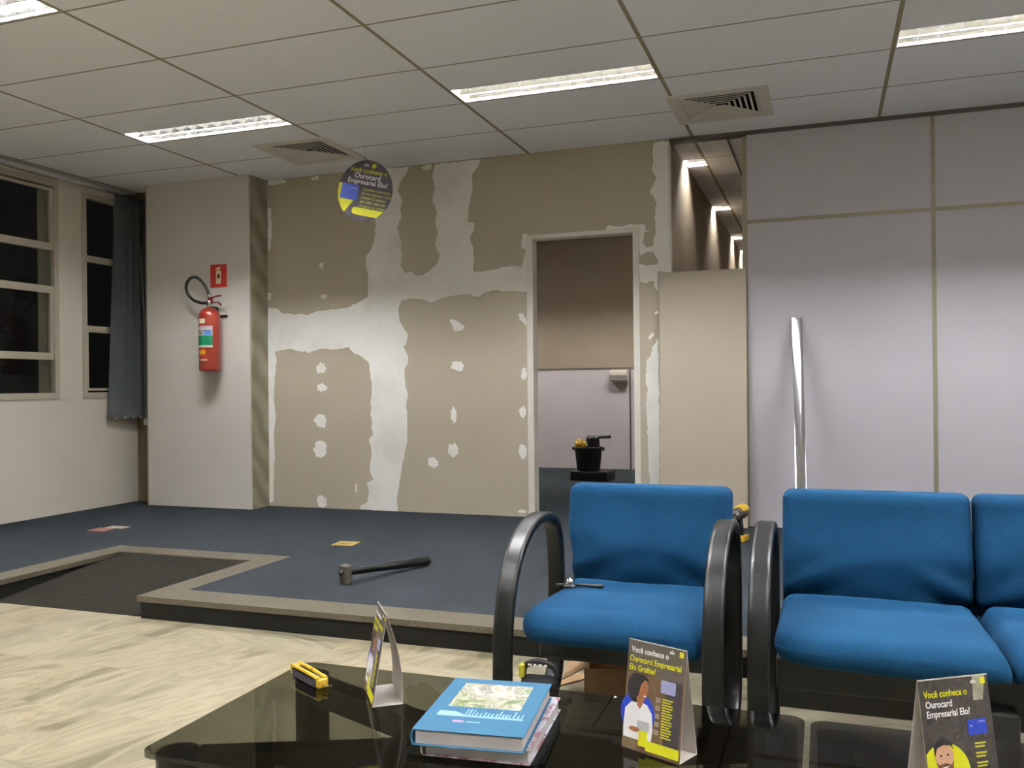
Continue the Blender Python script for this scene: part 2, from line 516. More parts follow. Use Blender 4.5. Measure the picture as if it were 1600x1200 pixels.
def copy_tree(root):
    r = root.copy(); COL.objects.link(r)
    def rec(src, dst):
        for ch in list(src.children):
            c = ch.copy(); COL.objects.link(c); c.parent = dst
            c.matrix_parent_inverse = ch.matrix_parent_inverse.copy()
            rec(ch, c)
    rec(root, r)
    return r
def smooth_path(pts, n=6, closed=False):
    """Catmull-Rom through pts"""
    P = [Vector(p) for p in pts]; N = len(P); out = []
    rng = range(N if closed else N - 1)
    for i in rng:
        p0 = P[i - 1] if (closed or i > 0) else P[i]
        p1 = P[i]; p2 = P[(i + 1) % N]
        p3 = P[(i + 2) % N] if (closed or i + 2 < N) else P[(i + 1) % N]
        for k in range(n):
            t = k / n
            out.append(0.5 * ((2 * p1) + (-p0 + p2) * t + (2 * p0 - 5 * p1 + 4 * p2 - p3) * t * t + (-p0 + 3 * p1 - 3 * p2 + p3) * t ** 3))
    if not closed: out.append(P[-1])
    return out
def soft_box(bm, sx, sy, sz, r, cuts=14, fn=None):
    """cushion: a finely divided box with rounded edges; fn displaces each point"""
    bmesh.ops.create_cube(bm, size=2)
    bmesh.ops.subdivide_edges(bm, edges=bm.edges[:], cuts=cuts, use_grid_fill=True)
    hx, hy, hz = sx / 2, sy / 2, sz / 2
    for v in bm.verts:
        p = Vector((v.co.x * hx, v.co.y * hy, v.co.z * hz))
        q = Vector((max(-hx + r, min(hx - r, p.x)), max(-hy + r, min(hy - r, p.y)), max(-hz + r, min(hz - r, p.z))))
        d = p - q
        if d.length > 1e-9: p = q + d.normalized() * r
        v.co = fn(p) if fn else p
    return bm

# ------------------------------------------------------------------ ceiling lamps (their light is the room's light)
LAMP_L, LAMP_W = 1.225, 0.25
LAMP_ROWS = [D - 2 * TY, D - 5 * TY, D - 8 * TY, D - 11 * TY]
LAMP_COLS = [GX0 - 2 * TX, GX0, GX0 + 2 * TX, GX0 + 4 * TX]
lamp_holes = []
def ceiling_lamp(name, label, cx, cy, length, group, tube_mat, cells):
    root = empty(name, label, 'ceiling lamp', (cx, cy, H), 0, group)
    hl, hw = length / 2, LAMP_W / 2
    b = new()                                     # enamelled box above the opening
    box(b, -hl, hl, -hw, -hw + 0.004, 0.0, 0.09); box(b, -hl, hl, hw - 0.004, hw, 0.0, 0.09)
    box(b, -hl, -hl + 0.004, -hw, hw, 0.0, 0.09); box(b, hl - 0.004, hl, -hw, hw, 0.0, 0.09)
    box(b, -hl, hl, -hw, hw, 0.09, 0.096)
    obj('housing', b, M['lamp_white'], root)
    for s in (-1, 1):
        c = s * hw / 2
        b = new(); n = 14; prev = None; w = hw / 2 - 0.004
        for k in range(n + 1):
            y = -w + 2 * w * k / n
            z = 0.006 + (w * w - y * y) / (4 * 0.0125)
            cur = (b.verts.new((-hl + 0.006, c + y, z)), b.verts.new((hl - 0.006, c + y, z)))
            if prev: b.faces.new((prev[0], prev[1], cur[1], cur[0]))
            prev = cur
        obj('reflector', b, M['reflector'], root, True)
        b = new()
        tube(b, [(-hl + 0.03, c, 0.054), (hl - 0.03, c, 0.054)], 0.010, 12)
        obj('lamp_tube', b, tube_mat, root, True)
    b = new()                                     # cross blades of the louvre, curved on the lower edge
    for s in (-1, 1):
        c = s * hw / 2; w = hw / 2 - 0.005
        for k in range(1, cells):
            x = -hl + length * k / cells
            poly = [(-w, 0.042), (-w, 0.001), (-w * .5, 0.007), (0, 0.009), (w * .5, 0.007), (w, 0.001), (w, 0.042)]
            prism(b, [(q[0], q[1]) for q in poly], (x - 0.002, c, 0), (0, 1, 0), (0, 0, 1), (1, 0, 0), 0.004)
    box(b, -hl + 0.005, hl - 0.005, -0.004, 0.004, 0.0, 0.045)
    for e in (-1, 1): box(b, -hl + 0.005, hl - 0.005, e * (hw - 0.0065) - 0.002, e * (hw - 0.0065) + 0.002, 0.0, 0.03)
    obj('louver', b, M['louver'], root)
    lamp_holes.append((cx - hl, cx + hl, cy - hw, cy + hw))
    return root
lamp_label = {
    (0, 0): 'recessed louvred fluorescent ceiling lamp in front of the white column, left of the vents',
    (1, 0): 'recessed louvred fluorescent ceiling lamp near the middle, just left of the right-hand air vent',
    (2, 0): 'recessed louvred fluorescent ceiling lamp cut by the right edge of the photo',
    (0, 1): 'bright fluorescent ceiling lamp of which a corner shows at the top left of the photo',
}
for r, yr in enumerate(LAMP_ROWS):
    for c, xc in enumerate(LAMP_COLS):
        ceiling_lamp('ceiling_lamp', lamp_label.get((c, r), 'recessed louvred fluorescent lamp in the lobby ceiling outside the view'),
                     xc + 0.0125 + LAMP_L / 2, yr - 0.01 - LAMP_W / 2, LAMP_L, 'fluorescent lamps in the lobby ceiling', M['tube'], 12)
for k in range(4):  # the last one is an added, unseen lamp that brightens the corridor end wall
    ceiling_lamp('corridor_lamp', ('bright ceiling lamp seen through the gap above the loose board, nearest of the corridor', 'second bright ceiling lamp along the corridor seen above the loose board', 'third and smallest ceiling lamp along the corridor seen above the loose board', 'unseen lamp added to brighten the far end of the corridor, behind the partition edge')[k],
                 -0.9645, min(D + TY + 0.01 + LAMP_W / 2 + k * 3 * TY, 12.28), 0.165, 'ceiling lamps in the corridor behind the wall', M['tube_corridor'], 2)

for k, xc in enumerate((-3.95, -1.675)):
    ceiling_lamp('ceiling_lamp', 'ceiling lamp of the room behind the doorway, hidden above the door head', xc, D + 4 * TY + 0.01 + LAMP_W / 2, 0.9, 'ceiling lamps of the back room', M['tube_back'], 9)

# ------------------------------------------------------------------ air vents
vent_holes = []
def air_vent(label, cx, cy):
    root = empty('ceiling_vent', label, 'air vent', (cx, cy, H), 0, 'square air vents in the ceiling')
    s = 0.31
    b = new()
    sheet_with_holes(b, -s, s, -s, s, [(-0.235, 0.235, -0.235, 0.235)], lambda a, c, z: (a, c, z - 0.006), 0.006)
    obj('frame', b, M['vent'], root)
    b = new()                                     # dark plenum behind the vanes
    sheet_with_holes(b, -0.24, 0.24, -0.24, 0.24, [(-0.236, 0.236, -0.236, 0.236)], lambda a, c, z: (a, c, z), 0.08)
    box(b, -0.24, 0.24, -0.24, 0.24, 0.08, 0.085)
    obj('plenum', b, M['dark'], root)
    q = 0.232                                     # nested vanes: open slots on the far and right sides, closed on the left and near ones
    for k in range(6):
        ro = q - k * 0.034; w = 0.013
        b = new()
        ri = ro - w
        prism(b, [(-ro, .034 - ro), (-ro + 0.004, -ro), (ro, -ro), (ro, ro - 0.01), (ri, ro - 0.02), (ri, -ri), (-ri, -ri)], (0, 0, -0.001), (1, 0, 0), (0, 1, 0), (0, 0, 1), 0.0012)
        lft = [(-ro - 0.002, ro - 0.03), (-ro + 0.029, ro - 0.05), (-ro + 0.029, 0.036 - ro), (-ro - 0.002, 0.006 - ro)]
        lo = [b.verts.new((x, y, 0.008 if x > -ro else -0.002)) for x, y in lft]
        hi = [b.verts.new((x, y, 0.0095 if x > -ro else -0.0005)) for x, y in lft]
        ring_faces(b, lo, hi); b.faces.new(lo[::-1]); b.faces.new(hi)
        obj('vane', b, M['vent'], root)
    b = new(); prism(b, [(-0.237, 0.237), (0.237, 0.237), (0.225, 0.205), (0.03, -0.02), (-0.03, -0.02), (-0.237, 0.20)], (0, 0, -0.003), (1, 0, 0), (0, 1, 0), (0, 0, 1), 0.0015)
    obj('blank_plate', b, M['vent'], root)
    vent_holes.append((cx - 0.24, cx + 0.24, cy - 0.24, cy + 0.24))
air_vent('square louvred air vent in the ceiling above the hanging round sign', -3.66, 5.755)
air_vent('square louvred air vent in the ceiling at the top of the wall gap', -0.61, 5.785)

# ------------------------------------------------------------------ setting
b = new(); sheet_with_holes(b, -6.14, 5.6, -3.6, 13.0, lamp_holes + vent_holes, lambda a, c, z: (a, c, H + z), 0.02)
struct('ceiling', b, M['ceiling'], 'suspended ceiling of off-white tiles with beige joints')
b = new(); box(b, -6.14, 5.6, -3.6, 3.47, ZF - 0.1, ZF)
struct('floor', b, M['marble'], 'beige veined marble floor of the lobby')

X1 = 5.5
RX0, RX1, RY0, RY1 = -4.17, -3.195, 3.435, 4.347
outer = [(-5.915, RY0), (RX0, RY0), (RX0, RY1), (RX1, RY1), (RX1, RY0), (X1, RY0)]
inner = [(X1, 3.62), (RX1 + 0.16, 3.62), (RX1 + 0.16, 4.525), (RX0 - 0.17, 4.525), (RX0 - 0.17, 3.62), (-5.915, 3.62)]
b = new(); prism(b, outer + inner, (0, 0, -0.026), (1, 0, 0), (0, 1, 0), (0, 0, 1), 0.0275)
bmesh.ops.bevel(b, geom=[e for e in b.edges if all(v.co.z > 0 for v in e.verts) and len(e.link_faces) == 2 and e.calc_face_angle(0) > 1], offset=0.006, segments=2, affect='EDGES')
struct('trim_1', b, M['granite'], 'speckled grey granite edging of the raised floor')
o2 = [(-5.915, RY0 + .014), (RX0 - .014, RY0 + .014), (RX0 - .014, RY1 + .014), (RX1 + .014, RY1 + .014), (RX1 + .014, RY0 + .014), (X1, RY0 + .014)]
i2 = [(x, y) for x, y in inner]
b = new(); prism(b, o2 + i2, (0, 0, ZF), (1, 0, 0), (0, 1, 0), (0, 0, 1), -0.0262 - ZF)
struct('trim_2', b, M['black_stone'], 'black stone riser of the raised floor')
carp = [(-5.915, 3.62), (RX0 - 0.17, 3.62), (RX0 - 0.17, 4.525), (RX1 + 0.16, 4.525), (RX1 + 0.16, 3.62), (X1, 3.62), (X1, 13.0), (-5.915, 13.0)]
b = new(); prism(b, carp, (0, 0, -0.1), (1, 0, 0), (0, 1, 0), (0, 0, 1), 0.1)
struct('floor_carpet', b, M['carpet'], 'blue-grey carpet of the raised floor')
b = new()
prism(b, [(3.471, ZF - 0.02), (4.360, ZF - 0.02), (4.360, -0.010), (3.471, ZF + 0.003)], (RX0 - 0.013, 0, 0), (0, 1, 0), (0, 0, 1), (1, 0, 0), RX1 - RX0 + 0.026)
struct('ramp', b, M['ramp'], 'short dark rubber ramp cut into the raised floor')

# left wall with two windows
WIN1 = (3.9, 5.53, 0.945, 2.725)
WIN2 = (5.775, 6.36, 0.945, 2.70)
b = new(); sheet_with_holes(b, -3.6, 6.62, ZF - 0.1, H, [WIN1, WIN2, (1.2, 3.5, 0.945, 2.725)], lambda y, z, c: (XL - c, y, z), 0.22)
struct('wall_left', b, M['white_wall'], 'cream painted wall with windows')
def window(name, win, bars, sash, label, yin):
    y0, y1, z0, z1 = win
    b = new(); f = 0.045
    sheet_with_holes(b, y0, y1, z0, z1, [(y0 + f, y1 - f, z0 + 0.05, z1 - f)], lambda y, z, c: (XL - 0.05 + c, y, z), 0.06)
    root = obj(name, b, M['window_paint'], None); root['kind'] = 'structure'; root['label'] = label
    b = new()
    for z, h in bars: box(b, XL - 0.045, XL - 0.002, y0 + f - .002, y1 - f + .002, z - h / 2, z + h / 2)
    obj('crossbar', b, M['window_paint'], root)
    zs = [z0 + 0.05] + [z for z, _ in bars] + [z1 - f]
    zs = sorted(zs)
    for i in range(len(zs) - 1):
        if i in sash:
            b = new(); lo, hi = zs[i] + 0.015, zs[i + 1] - 0.015
            w = 0.028
            sheet_with_holes(b, y0 + f - .002, y1 - f + .002, lo, hi, [(y0 + f + w, y1 - f - w, lo + 0.022, hi - 0.022)], lambda y, z, c: (XL - 0.036 + c, y, z), 0.03)
            obj('sash', b, M['window_paint'], root)
        b = new(); box(b, XL - 0.030, XL - 0.026, y0 + f - 0.003, y1 - f + 0.003, zs[i] - .003, zs[i + 1] + .003)
        obj('pane', b, M['pane'], root)
    return root
window('window_1', WIN1, [(2.18, 0.045), (1.845, 0.04), (1.285, 0.04)], {1, 3}, 'four-light metal window with dark night panes', 0)
window('window_2', WIN2, [(2.14, 0.055), (1.55, 0.035)], {0}, 'narrow window half covered by the vertical blind', 0)
window('window_3', (1.2, 3.5, 0.945, 2.725), [(2.18, 0.045), (1.845, 0.04), (1.285, 0.04)], {1, 3}, 'lobby window outside the view', 0)
b = new(); box(b, XL, -5.59, 6.40, 6.62, -0.02, H)
struct('trim_3', b, M['brown_wood'], 'brown strip in the corner beside the column')

# column clad in a white panel
b = new(); box(b, -5.59, -4.525, 6.20, 6.55, -0.002, H)
col = struct('wall_column', b, M['diag'], 'column with diagonally veined marble side and white front panel')
b = new(); box(b, -5.598, -4.531, 6.178, 6.2, 0.0, H, 0.003)
obj('panel', b, M['column_panel'], col)
b = new(); box(b, -5.612, -5.599, 6.18, 6.30, 0.0, H - 0.002)
obj('edge_strip', b, M['beige_profile'], col)

# back wall of plasterboard with taped joints
DOOR = (-2.112, -1.329, -0.001, 2.145)
b = new(); sheet_with_holes(b, -4.525, -1.05, -0.002, H, [(-2.14, -1.30, -0.003, 2.165)], lambda x, z, c: (x, D + c, z), 0.10)
wb = struct('wall_back', b, M['drywall'], 'unpainted plasterboard wall with white filled joints')
PL= [[(-3.412, 2.812), (-3.271, 2.805), (-3.167, 2.805), (-3.185, 2.752), (-3.238, 2.694), (-3.265, 2.618), (-3.222, 2.536), (-3.24, 2.475), (-3.232, 2.396), (-3.277, 2.321), (-3.243, 2.209), (-3.227, 2.098), (-3.245, 2.005), (-3.194, 1.94), (-3.142, 1.953), (-3.125, 1.924), (-3.056, 1.914), (-2.988, 1.944), (-2.919, 2.002), (-2.893, 2.063), (-2.935, 2.158), (-2.908, 2.249), (-2.933, 2.343), (-2.915, 2.419), (-2.956, 2.515), (-2.93, 2.605), (-2.954, 2.715), (-2.928, 2.802), (-2.727, 2.802), (-2.53, 2.804), (-2.554, 2.755), (-2.612, 2.684), (-2.606, 2.562), (-2.64, 2.428), (-2.649, 2.322), (-2.592, 2.303), (-2.601, 2.243), (-2.634, 2.199), (-2.602, 2.106), (-2.595, 2.015), (-2.604, 1.924), (-2.506, 1.919), (-2.393, 1.935), (-2.281, 1.952), (-2.203, 1.932), (-2.178, 2.02), (-2.162, 2.064), (-2.201, 2.081), (-2.192, 2.185), (-2.153, 2.194), (-2.156, 1.87), (-2.161, 1.737), (-2.284, 1.75), (-2.46, 1.765), (-2.574, 1.718), (-2.639, 1.743), (-2.771, 1.741), (-2.872, 1.73), (-2.965, 1.696), (-3.058, 1.723), (-3.144, 1.735), (-3.231, 1.723), (-3.266, 1.661), (-3.259, 1.551), (-3.216, 1.487), (-3.182, 1.44), (-3.2, 1.362), (-3.226, 1.347), (-3.192, 1.284), (-3.184, 1.221), (-3.22, 1.154), (-3.212, 1.044), (-3.19, 0.966), (-3.205, 0.857), (-3.199, 0.685), (-3.203, 0.56), (-3.227, 0.466), (-3.254, 0.34), (-3.282, 0.183), (-3.301, 0.072), (-3.293, 0.001), (-3.442, 0.001), (-3.639, 0.005), (-3.63, 0.037), (-3.566, 0.071), (-3.556, 0.159), (-3.574, 0.222), (-3.511, 0.255), (-3.546, 0.334), (-3.526, 0.477), (-3.552, 0.587), (-3.516, 0.62), (-3.531, 0.81), (-3.52, 1.016), (-3.537, 1.159), (-3.545, 1.222), (-3.607, 1.271), (-3.697, 1.313), (-3.733, 1.354), (-3.788, 1.339), (-3.88, 1.334), (-4.01, 1.345), (-4.104, 1.314), (-4.198, 1.325), (-4.313, 1.352), (-4.458, 1.33), (-4.439, 1.256), (-4.46, 1.107), (-4.472, 0.942), (-4.454, 0.776), (-4.475, 0.611), (-4.467, 0.478), (-4.479, 0.279), (-4.485, 0.047), (-4.56, 0.005), (-4.54, 0.776), (-4.529, 1.44), (-4.522, 1.711), (-4.425, 1.699), (-4.386, 1.664), (-4.271, 1.644), (-4.195, 1.649), (-4.129, 1.633), (-4.044, 1.66), (-3.913, 1.671), (-3.748, 1.68), (-3.638, 1.724), (-3.548, 1.76), (-3.546, 1.942), (-3.567, 2.023), (-3.562, 2.102), (-3.517, 2.147), (-3.489, 2.225), (-3.47, 2.334), (-3.449, 2.649)], [(-1.154, 2.801), (-1.101, 2.802), (-1.051, 2.791), (-1.053, 2.305), (-1.058, 1.837), (-1.144, 1.841), (-1.145, 1.7), (-1.171, 1.737), (-1.171, 1.772), (-1.194, 1.779), (-1.23, 1.763), (-1.281, 1.777), (-1.282, 1.908), (-1.217, 1.892), (-1.143, 1.9), (-1.139, 1.935), (-1.18, 1.996), (-1.216, 1.993), (-1.276, 1.967), (-1.28, 2.109), (-1.309, 2.159), (-1.54, 2.16), (-1.515, 2.209), (-1.405, 2.195), (-1.345, 2.209), (-1.237, 2.195), (-1.232, 2.153), (-1.202, 2.151), (-1.244, 2.136), (-1.253, 2.06), (-1.227, 2.029), (-1.18, 2.032), (-1.173, 2.078), (-1.155, 2.148), (-1.166, 2.243), (-1.147, 2.336), (-1.164, 2.384), (-1.199, 2.434), (-1.145, 2.536), (-1.18, 2.598), (-1.167, 2.667), (-1.172, 2.738)], [(-1.145, 1.359), (-1.193, 1.29), (-1.2, 1.231), (-1.236, 1.184), (-1.243, 1.054), (-1.226, 0.972), (-1.245, 0.877), (-1.235, 0.759), (-1.23, 0.582), (-1.226, 0.405), (-1.216, 0.275), (-1.2, 0.052), (-1.13, 0.055), (-1.145, 0.277)], [(-4.51, 2.822), (-4.451, 2.826), (-4.335, 2.802), (-4.326, 2.781), (-4.432, 2.769), (-4.5, 2.769)], [(-4.088, 2.798), (-4.012, 2.811), (-4.003, 2.778), (-4.069, 2.77)], [(-4.512, 2.574), (-4.483, 2.571), (-4.475, 2.405), (-4.491, 2.224), (-4.516, 2.209)], [(-4.524, 1.844), (-4.485, 1.834), (-4.502, 1.776), (-4.525, 1.777)], [(-2.815, 1.552), (-2.757, 1.542), (-2.683, 1.494), (-2.7, 1.464), (-2.774, 1.458)], [(-2.235, 1.576), (-2.198, 1.582), (-2.163, 1.514), (-2.168, 1.481), (-2.223, 1.531)], [(-1.173, 1.542), (-1.149, 1.559), (-1.144, 1.535), (-1.167, 1.527)], [(-1.222, 1.361), (-1.186, 1.401), (-1.175, 1.378), (-1.211, 1.343)], [(-3.682, 0.219), (-3.664, 0.203), (-3.67, 0.139), (-3.684, 0.147)], [(-3.047, 2.786), (-2.995, 2.809), (-2.953, 2.793), (-2.97, 2.763), (-3.03, 2.761)]]
BL= [(-3.987, 2.046, 0.022, 0.03), (-3.968, 1.786, 0.034, 0.024), (-3.997, 1.182, 0.048, 0.049), (-3.995, 1.02, 0.048, 0.039), (-4.011, 0.737, 0.063, 0.065), (-4.019, 0.493, 0.07, 0.072), (-4.005, 0.056, 0.055, 0.055), (-2.752, 1.177, 0.065, 0.042), (-2.785, 0.787, 0.028, 0.069), (-2.793, 0.507, 0.046, 0.058), (-2.974, 0.401, 0.054, 0.042), (-2.192, 1.108, 0.027, 0.052), (-2.203, 0.813, 0.03, 0.047), (-2.207, 0.505, 0.034, 0.056), (-2.215, 0.042, 0.039, 0.015)]

def torn(poly, seed, amp, step=0.018):
    rnd = random.Random(seed); out = []
    n = len(poly)
    for i in range(n):
        a, c = Vector(poly[i]), Vector(poly[(i + 1) % n])
        m = max(1, int((c - a).length / step))
        nn = Vector((-(c - a).y, (c - a).x)); nn = nn.normalized() if nn.length else nn
        for k in range(m):
            p = a.lerp(c, k / m)
            if k: p += nn * (noise.noise(Vector((p.x * 22, p.y * 22, seed))) * amp * 1.6 + rnd.uniform(-amp, amp) * 0.4)
            out.append((p.x, p.y))
    return out
b = new()
for i, poly in enumerate(PL): prism(b, torn(poly, i + 3, 0.0055), (0, D, 0), (1, 0, 0), (0, 0, 1), (0, -1, 0), 0.0022)
for i, (x, z, rx, rz) in enumerate(BL):
    rnd = random.Random(i * 7 + 1); pts = []
    for k in range(14):
        a = 2 * PI * k / 14; f = rnd.uniform(0.72, 1.12)
        pts.append((x + rx * f * math.cos(a), z + rz * f * math.sin(a)))
    prism(b, torn(pts, i + 40, 0.004, 0.01), (0, D, 0), (1, 0, 0), (0, 0, 1), (0, -1, 0), 0.0016)
obj('joint_compound', b, M['compound'], wb)
b = new()                                          # metal corner bead at the free end of the wall
tube(b, [(-1.056, D + 0.008, 0.0), (-1.056, D + 0.008, H - 0.04)], 0.013, 12)
obj('corner_bead', b, M['compound'], wb, True)
# door frame
b = new()
box(b, -2.163, -2.112, D - 0.006, D + 0.106, 0.0, 2.178, 0.003)
box(b, -1.329, -1.281, D - 0.006, D + 0.106, 0.0, 2.178, 0.003)
box(b, -2.112, -1.329, D - 0.006, D + 0.106, 2.145, 2.178, 0.003)
struct('trim_4', b, M['white_trim'], 'white frame of the open doorway')

# partition on the right
ZP = 2.163
b = new()
for x0, x1 in ((-0.505, 0.682), (0.708, 1.905), (1.931, 3.128), (3.154, 4.35), (4.376, 5.5)):
    for z0, z1 in ((0.0, ZP - 0.013), (ZP + 0.013, 2.782)): box(b, x0, x1, D + 0.004, D + 0.06, z0, z1)
wp = struct('wall_partition', b, M['partition'], 'lilac grey office partition of tall panels')
b = new()
for x in (0.695, 1.918, 3.141, 4.363): box(b, x - 0.013, x + 0.013, D, D + 0.06, 0.0, 2.782)
box(b, -0.505, 5.5, D + 0.001, D + 0.058, ZP - 0.013, ZP + 0.013)
obj('profile', b, M['beige_profile'], wp)
b = new(); box(b, -0.538, -0.505, D - 0.004, D + 0.064, 0.0, 2.772, 0.002)
obj('end_post', b, M['beige_profile'], wp)
b = new(); box(b, -1.05, 5.5, D - 0.008, D + 0.066, 2.782, H)
obj('head_profile', b, M['grey_profile'], wp)

# room behind the doorway
YB = 10.38
b = new(); box(b, -4.7, -1.15, YB, YB + 0.1, 1.225, H)
struct('wall_far', b, M['brown_wall'], 'brown upper wall of the room behind the doorway')
b = new(); box(b, -4.7, -1.15, YB - 0.004, YB + 0.1, 0.0, 1.205)
wf = struct('wall_far_panel', b, M['grey_panel'], 'grey lower wall panel of the room behind the doorway')
b = new(); box(b, -4.7, -1.15, YB - 0.008, YB + 0.1, 1.205, 1.225)
box(b, -2.205, -2.185, YB - 0.008, YB - 0.002, 0.0, 1.205)
obj('rail', b, M['grey_profile'], wf)
b = new(); box(b, -4.8, -4.7, D + 0.1, YB + 0.1, 0.0, H)
struct('wall_far_left', b, M['brown_wall'], 'left wall of the room behind the doorway')
# corridor seen over the loose board
b = new(); box(b, -1.15, -1.05, D + 0.1, 12.6, 0.0, H)
struct('wall_corridor_left', b, M['brown_wall'], 'brown corridor wall washed by lamps')
b = new(); box(b, -0.30, -0.22, D + 0.066, 12.6, 0.0, H)
struct('wall_corridor_right', b, M['brown_wall'], 'far side wall of the corridor')
b = new(); box(b, -1.15, -0.22, 12.6, 12.7, 0.0, H)
struct('wall_corridor_end', b, M['white_wall'], 'end wall of the corridor')
b = new(); box(b, -1.0, -0.32, 12.57, 12.6, 0.0, 2.60)
d1 = struct('door_1', b, M['brown_wall'], 'beige door at the end of the corridor')
b = new(); sheet_with_holes(b, -1.045, -0.30, 0.0, 2.65, [(-1.0, -0.34, -1, 2.60)], lambda x, z, c: (x, 12.6 - c, z), 0.04)
obj('door_frame', b, M['white_trim'], d1)
b = new(); box(b, -0.655, -0.645, D + 0.07, 7.75, H - 0.012, H)
struct('trim_5', b, M['grey_profile'], 'dark ceiling strip at the head of the corridor')
# lobby walls outside the view
b = new(); box(b, X1, X1 + 0.1, -3.6, 6.6, ZF - 0.1, H)
struct('wall_right', b, M['room_white'], 'lobby wall on the right, outside the view')
b = new(); box(b, -6.14, X1 + 0.1, -3.7, -3.6, ZF - 0.1, H)
struct('wall_front', b, M['room_white'], 'lobby wall behind the viewer')

# ------------------------------------------------------------------ vertical blind in the left corner
bl = empty('vertical_blind', 'dark grey-blue vertical blind drawn into the corner beside the narrow window', 'blind', (XL, 6.262, 0.77))
b = new(); box(b, 0.03, 0.075, -3.2, 0.135, 1.965, 2.0, 0.004)
obj('head_rail', b, M['aluminium'], bl)
for k in range(4):
    y = -0.150 + k * 0.085 + (0.05 if k == 0 else 0.0)
    ang = R((64, 50, 44, 40)[k])
    lean = 0.10 if k == 0 else (0.02 if k == 1 else 0.0)
    b = new(); n = 10; cols = []
    for i in range(n + 1):
        t = i / n - 0.5
        bow = 0.008 * (1 - 4 * t * t)
        col_v = []
        for zz in range(0, 13):
            f = zz / 12
            px = 0.072 + t * 0.127 * math.cos(ang) + bow * math.sin(ang) - 0.004
            py = y + t * 0.127 * math.sin(ang) - bow * math.cos(ang) - lean * (1 - f)
            col_v.append(b.verts.new((max(px, 0.012), py, f * 1.965)))
        cols.append(col_v)
    for i in range(n):
        for j in range(12): b.faces.new((cols[i][j], cols[i + 1][j], cols[i + 1][j + 1], cols[i][j + 1]))
    geo = bmesh.ops.solidify(b, geom=b.faces[:], thickness=0.0012)
    sl = obj('slat', b, M['blind'], bl, True)
    b = new()
    box(b, 0.060, 0.080, y - lean - 0.006, y - lean + 0.006, -0.012, 0.006, 0.002)
    obj('bottom_weight', b, M['white_trim'], sl)
b = new(); box(b, 0.125, 0.165, 0.075, 0.085, -0.075, -0.015, 0.004)
tube(b, [(0.145, 0.08, -0.02), (0.14, 0.08, 0.9), (0.07, 0.08, 1.96)], 0.0022, 6)
obj('pull_weight', b, M['white_trim'], bl)

# ------------------------------------------------------------------ fire extinguisher and its sign on the column
YC = 6.178
ex = empty('fire_extinguisher', 'red fire extinguisher with a looped black hose hung on the white column', 'fire extinguisher', (-4.853, YC - 0.105, 1.165))
b = new()
lathe(b, [(0.02, 0), (0.080, 0.0), (0.086, 0.008), (0.088, 0.02), (0.088, 0.445), (0.084, 0.475), (0.070, 0.505), (0.046, 0.524), (0.024, 0.532), (0.02, 0.54), (0.0, 0.54)], 36)
obj('cylinder', b, M['red_paint'], ex, 'auto')
b = new()
lathe(b, [(0.019, 0.536), (0.019, 0.575), (0.014, 0.59), (0.0, 0.595)], 16)
box(b, -0.035, 0.022, -0.012, 0.012, 0.555, 0.585, 0.004)
obj('valve', b, M['chrome'], ex, 'auto')
b = new()
tube(b, smooth_path([(0.0, 0, 0.585), (0.03, 0, 0.612), (0.07, 0, 0.624), (0.115, 0, 0.628)], 5), 1, section=rrect(-0.005, 0.005, -0.011, 0.011, 0.003, 3), up=(0, 0, 1))
tube(b, smooth_path([(0.012, 0, 0.566), (0.05, 0, 0.574), (0.09, 0, 0.57), (0.118, 0, 0.548)], 5), 1, section=rrect(-0.005, 0.005, -0.010, 0.010, 0.003, 3), up=(0, 0, 1))
box(b, -0.012, 0.03, -0.009, 0.009, 0.575, 0.618, 0.004)
obj('lever', b, M['red_dark'], ex, 'auto')
b = new()
hose = smooth_path([(-0.03, 0.0, 0.572), (-0.09, 0.0, 0.577), (-0.17, 0.005, 0.605), (-0.232, 0.01, 0.665), (-0.243, 0.01, 0.735), (-0.20, 0.01, 0.79), (-0.135, 0.01, 0.793), (-0.075, 0.008, 0.75), (-0.030, 0.006, 0.69), (-0.005, 0.005, 0.635)], 7)
tube(b, hose, 0.0125, 10)
obj('hose', b, M['black_plastic'], ex, True)
b = new(); tube(b, [(-0.006, 0.005, 0.64), (0.004, 0.003, 0.615)], 0.014, 10)
obj('hose_clip', b, M['chrome'], ex, True)
b = new(); box(b, -0.012, 0.012, 0.016, 0.104, 0.50, 0.545, 0.003)
box(b, -0.03, 0.105, 0.098, 0.104, 0.455, 0.475, 0.002)
obj('wall_bracket', b, M['black_metal'], ex)
def wrap(bm, a0, a1, z0, z1, r=0.0884, t=0.0006, n=14):
    """label wrapped round the cylinder, angles from -Y"""
    prev = None
    for k in range(n + 1):
        a = R(a0 + 16 + (a1 - a0) * k / n)
        q = [bm.verts.new((math.sin(a) * rr, -math.cos(a) * rr, z)) for rr, z in ((r, z0), (r + t, z0), (r + t, z1), (r, z1))]
        if prev: ring_faces(bm, prev, q)
        prev = q
    return bm
lab = obj('label', wrap(new(), -62, 38, 0.195, 0.375), M['white_paper'], ex)
obj('green_band', wrap(new(), -62, 38, 0.215, 0.295, 0.089), M['green_print'], lab)
obj('blue_field', wrap(new(), -8, 32, 0.298, 0.338, 0.089), M['blue_print'], lab)
obj('red_field', wrap(new(), -60, 30, 0.362, 0.370, 0.089), M['pink_print'], lab)
b = new()
for k in range(11): wrap(b, -60 + k * 8, -55 + k * 8, 0.328, 0.337, 0.0895, n=3)
for k in range(3): wrap(b, -40 + k * 9, -34 + k * 9, 0.305, 0.320, 0.0895, n=3)
obj('printing', b, M['dark_print'], lab)
obj('inspection_sticker', wrap(new(), -42, -2, 0.395, 0.435), M['cream'], ex)
st = obj('orange_sticker', wrap(new(), -46, 0, 0.135, 0.175), M['orange_print'], ex)
b = new()
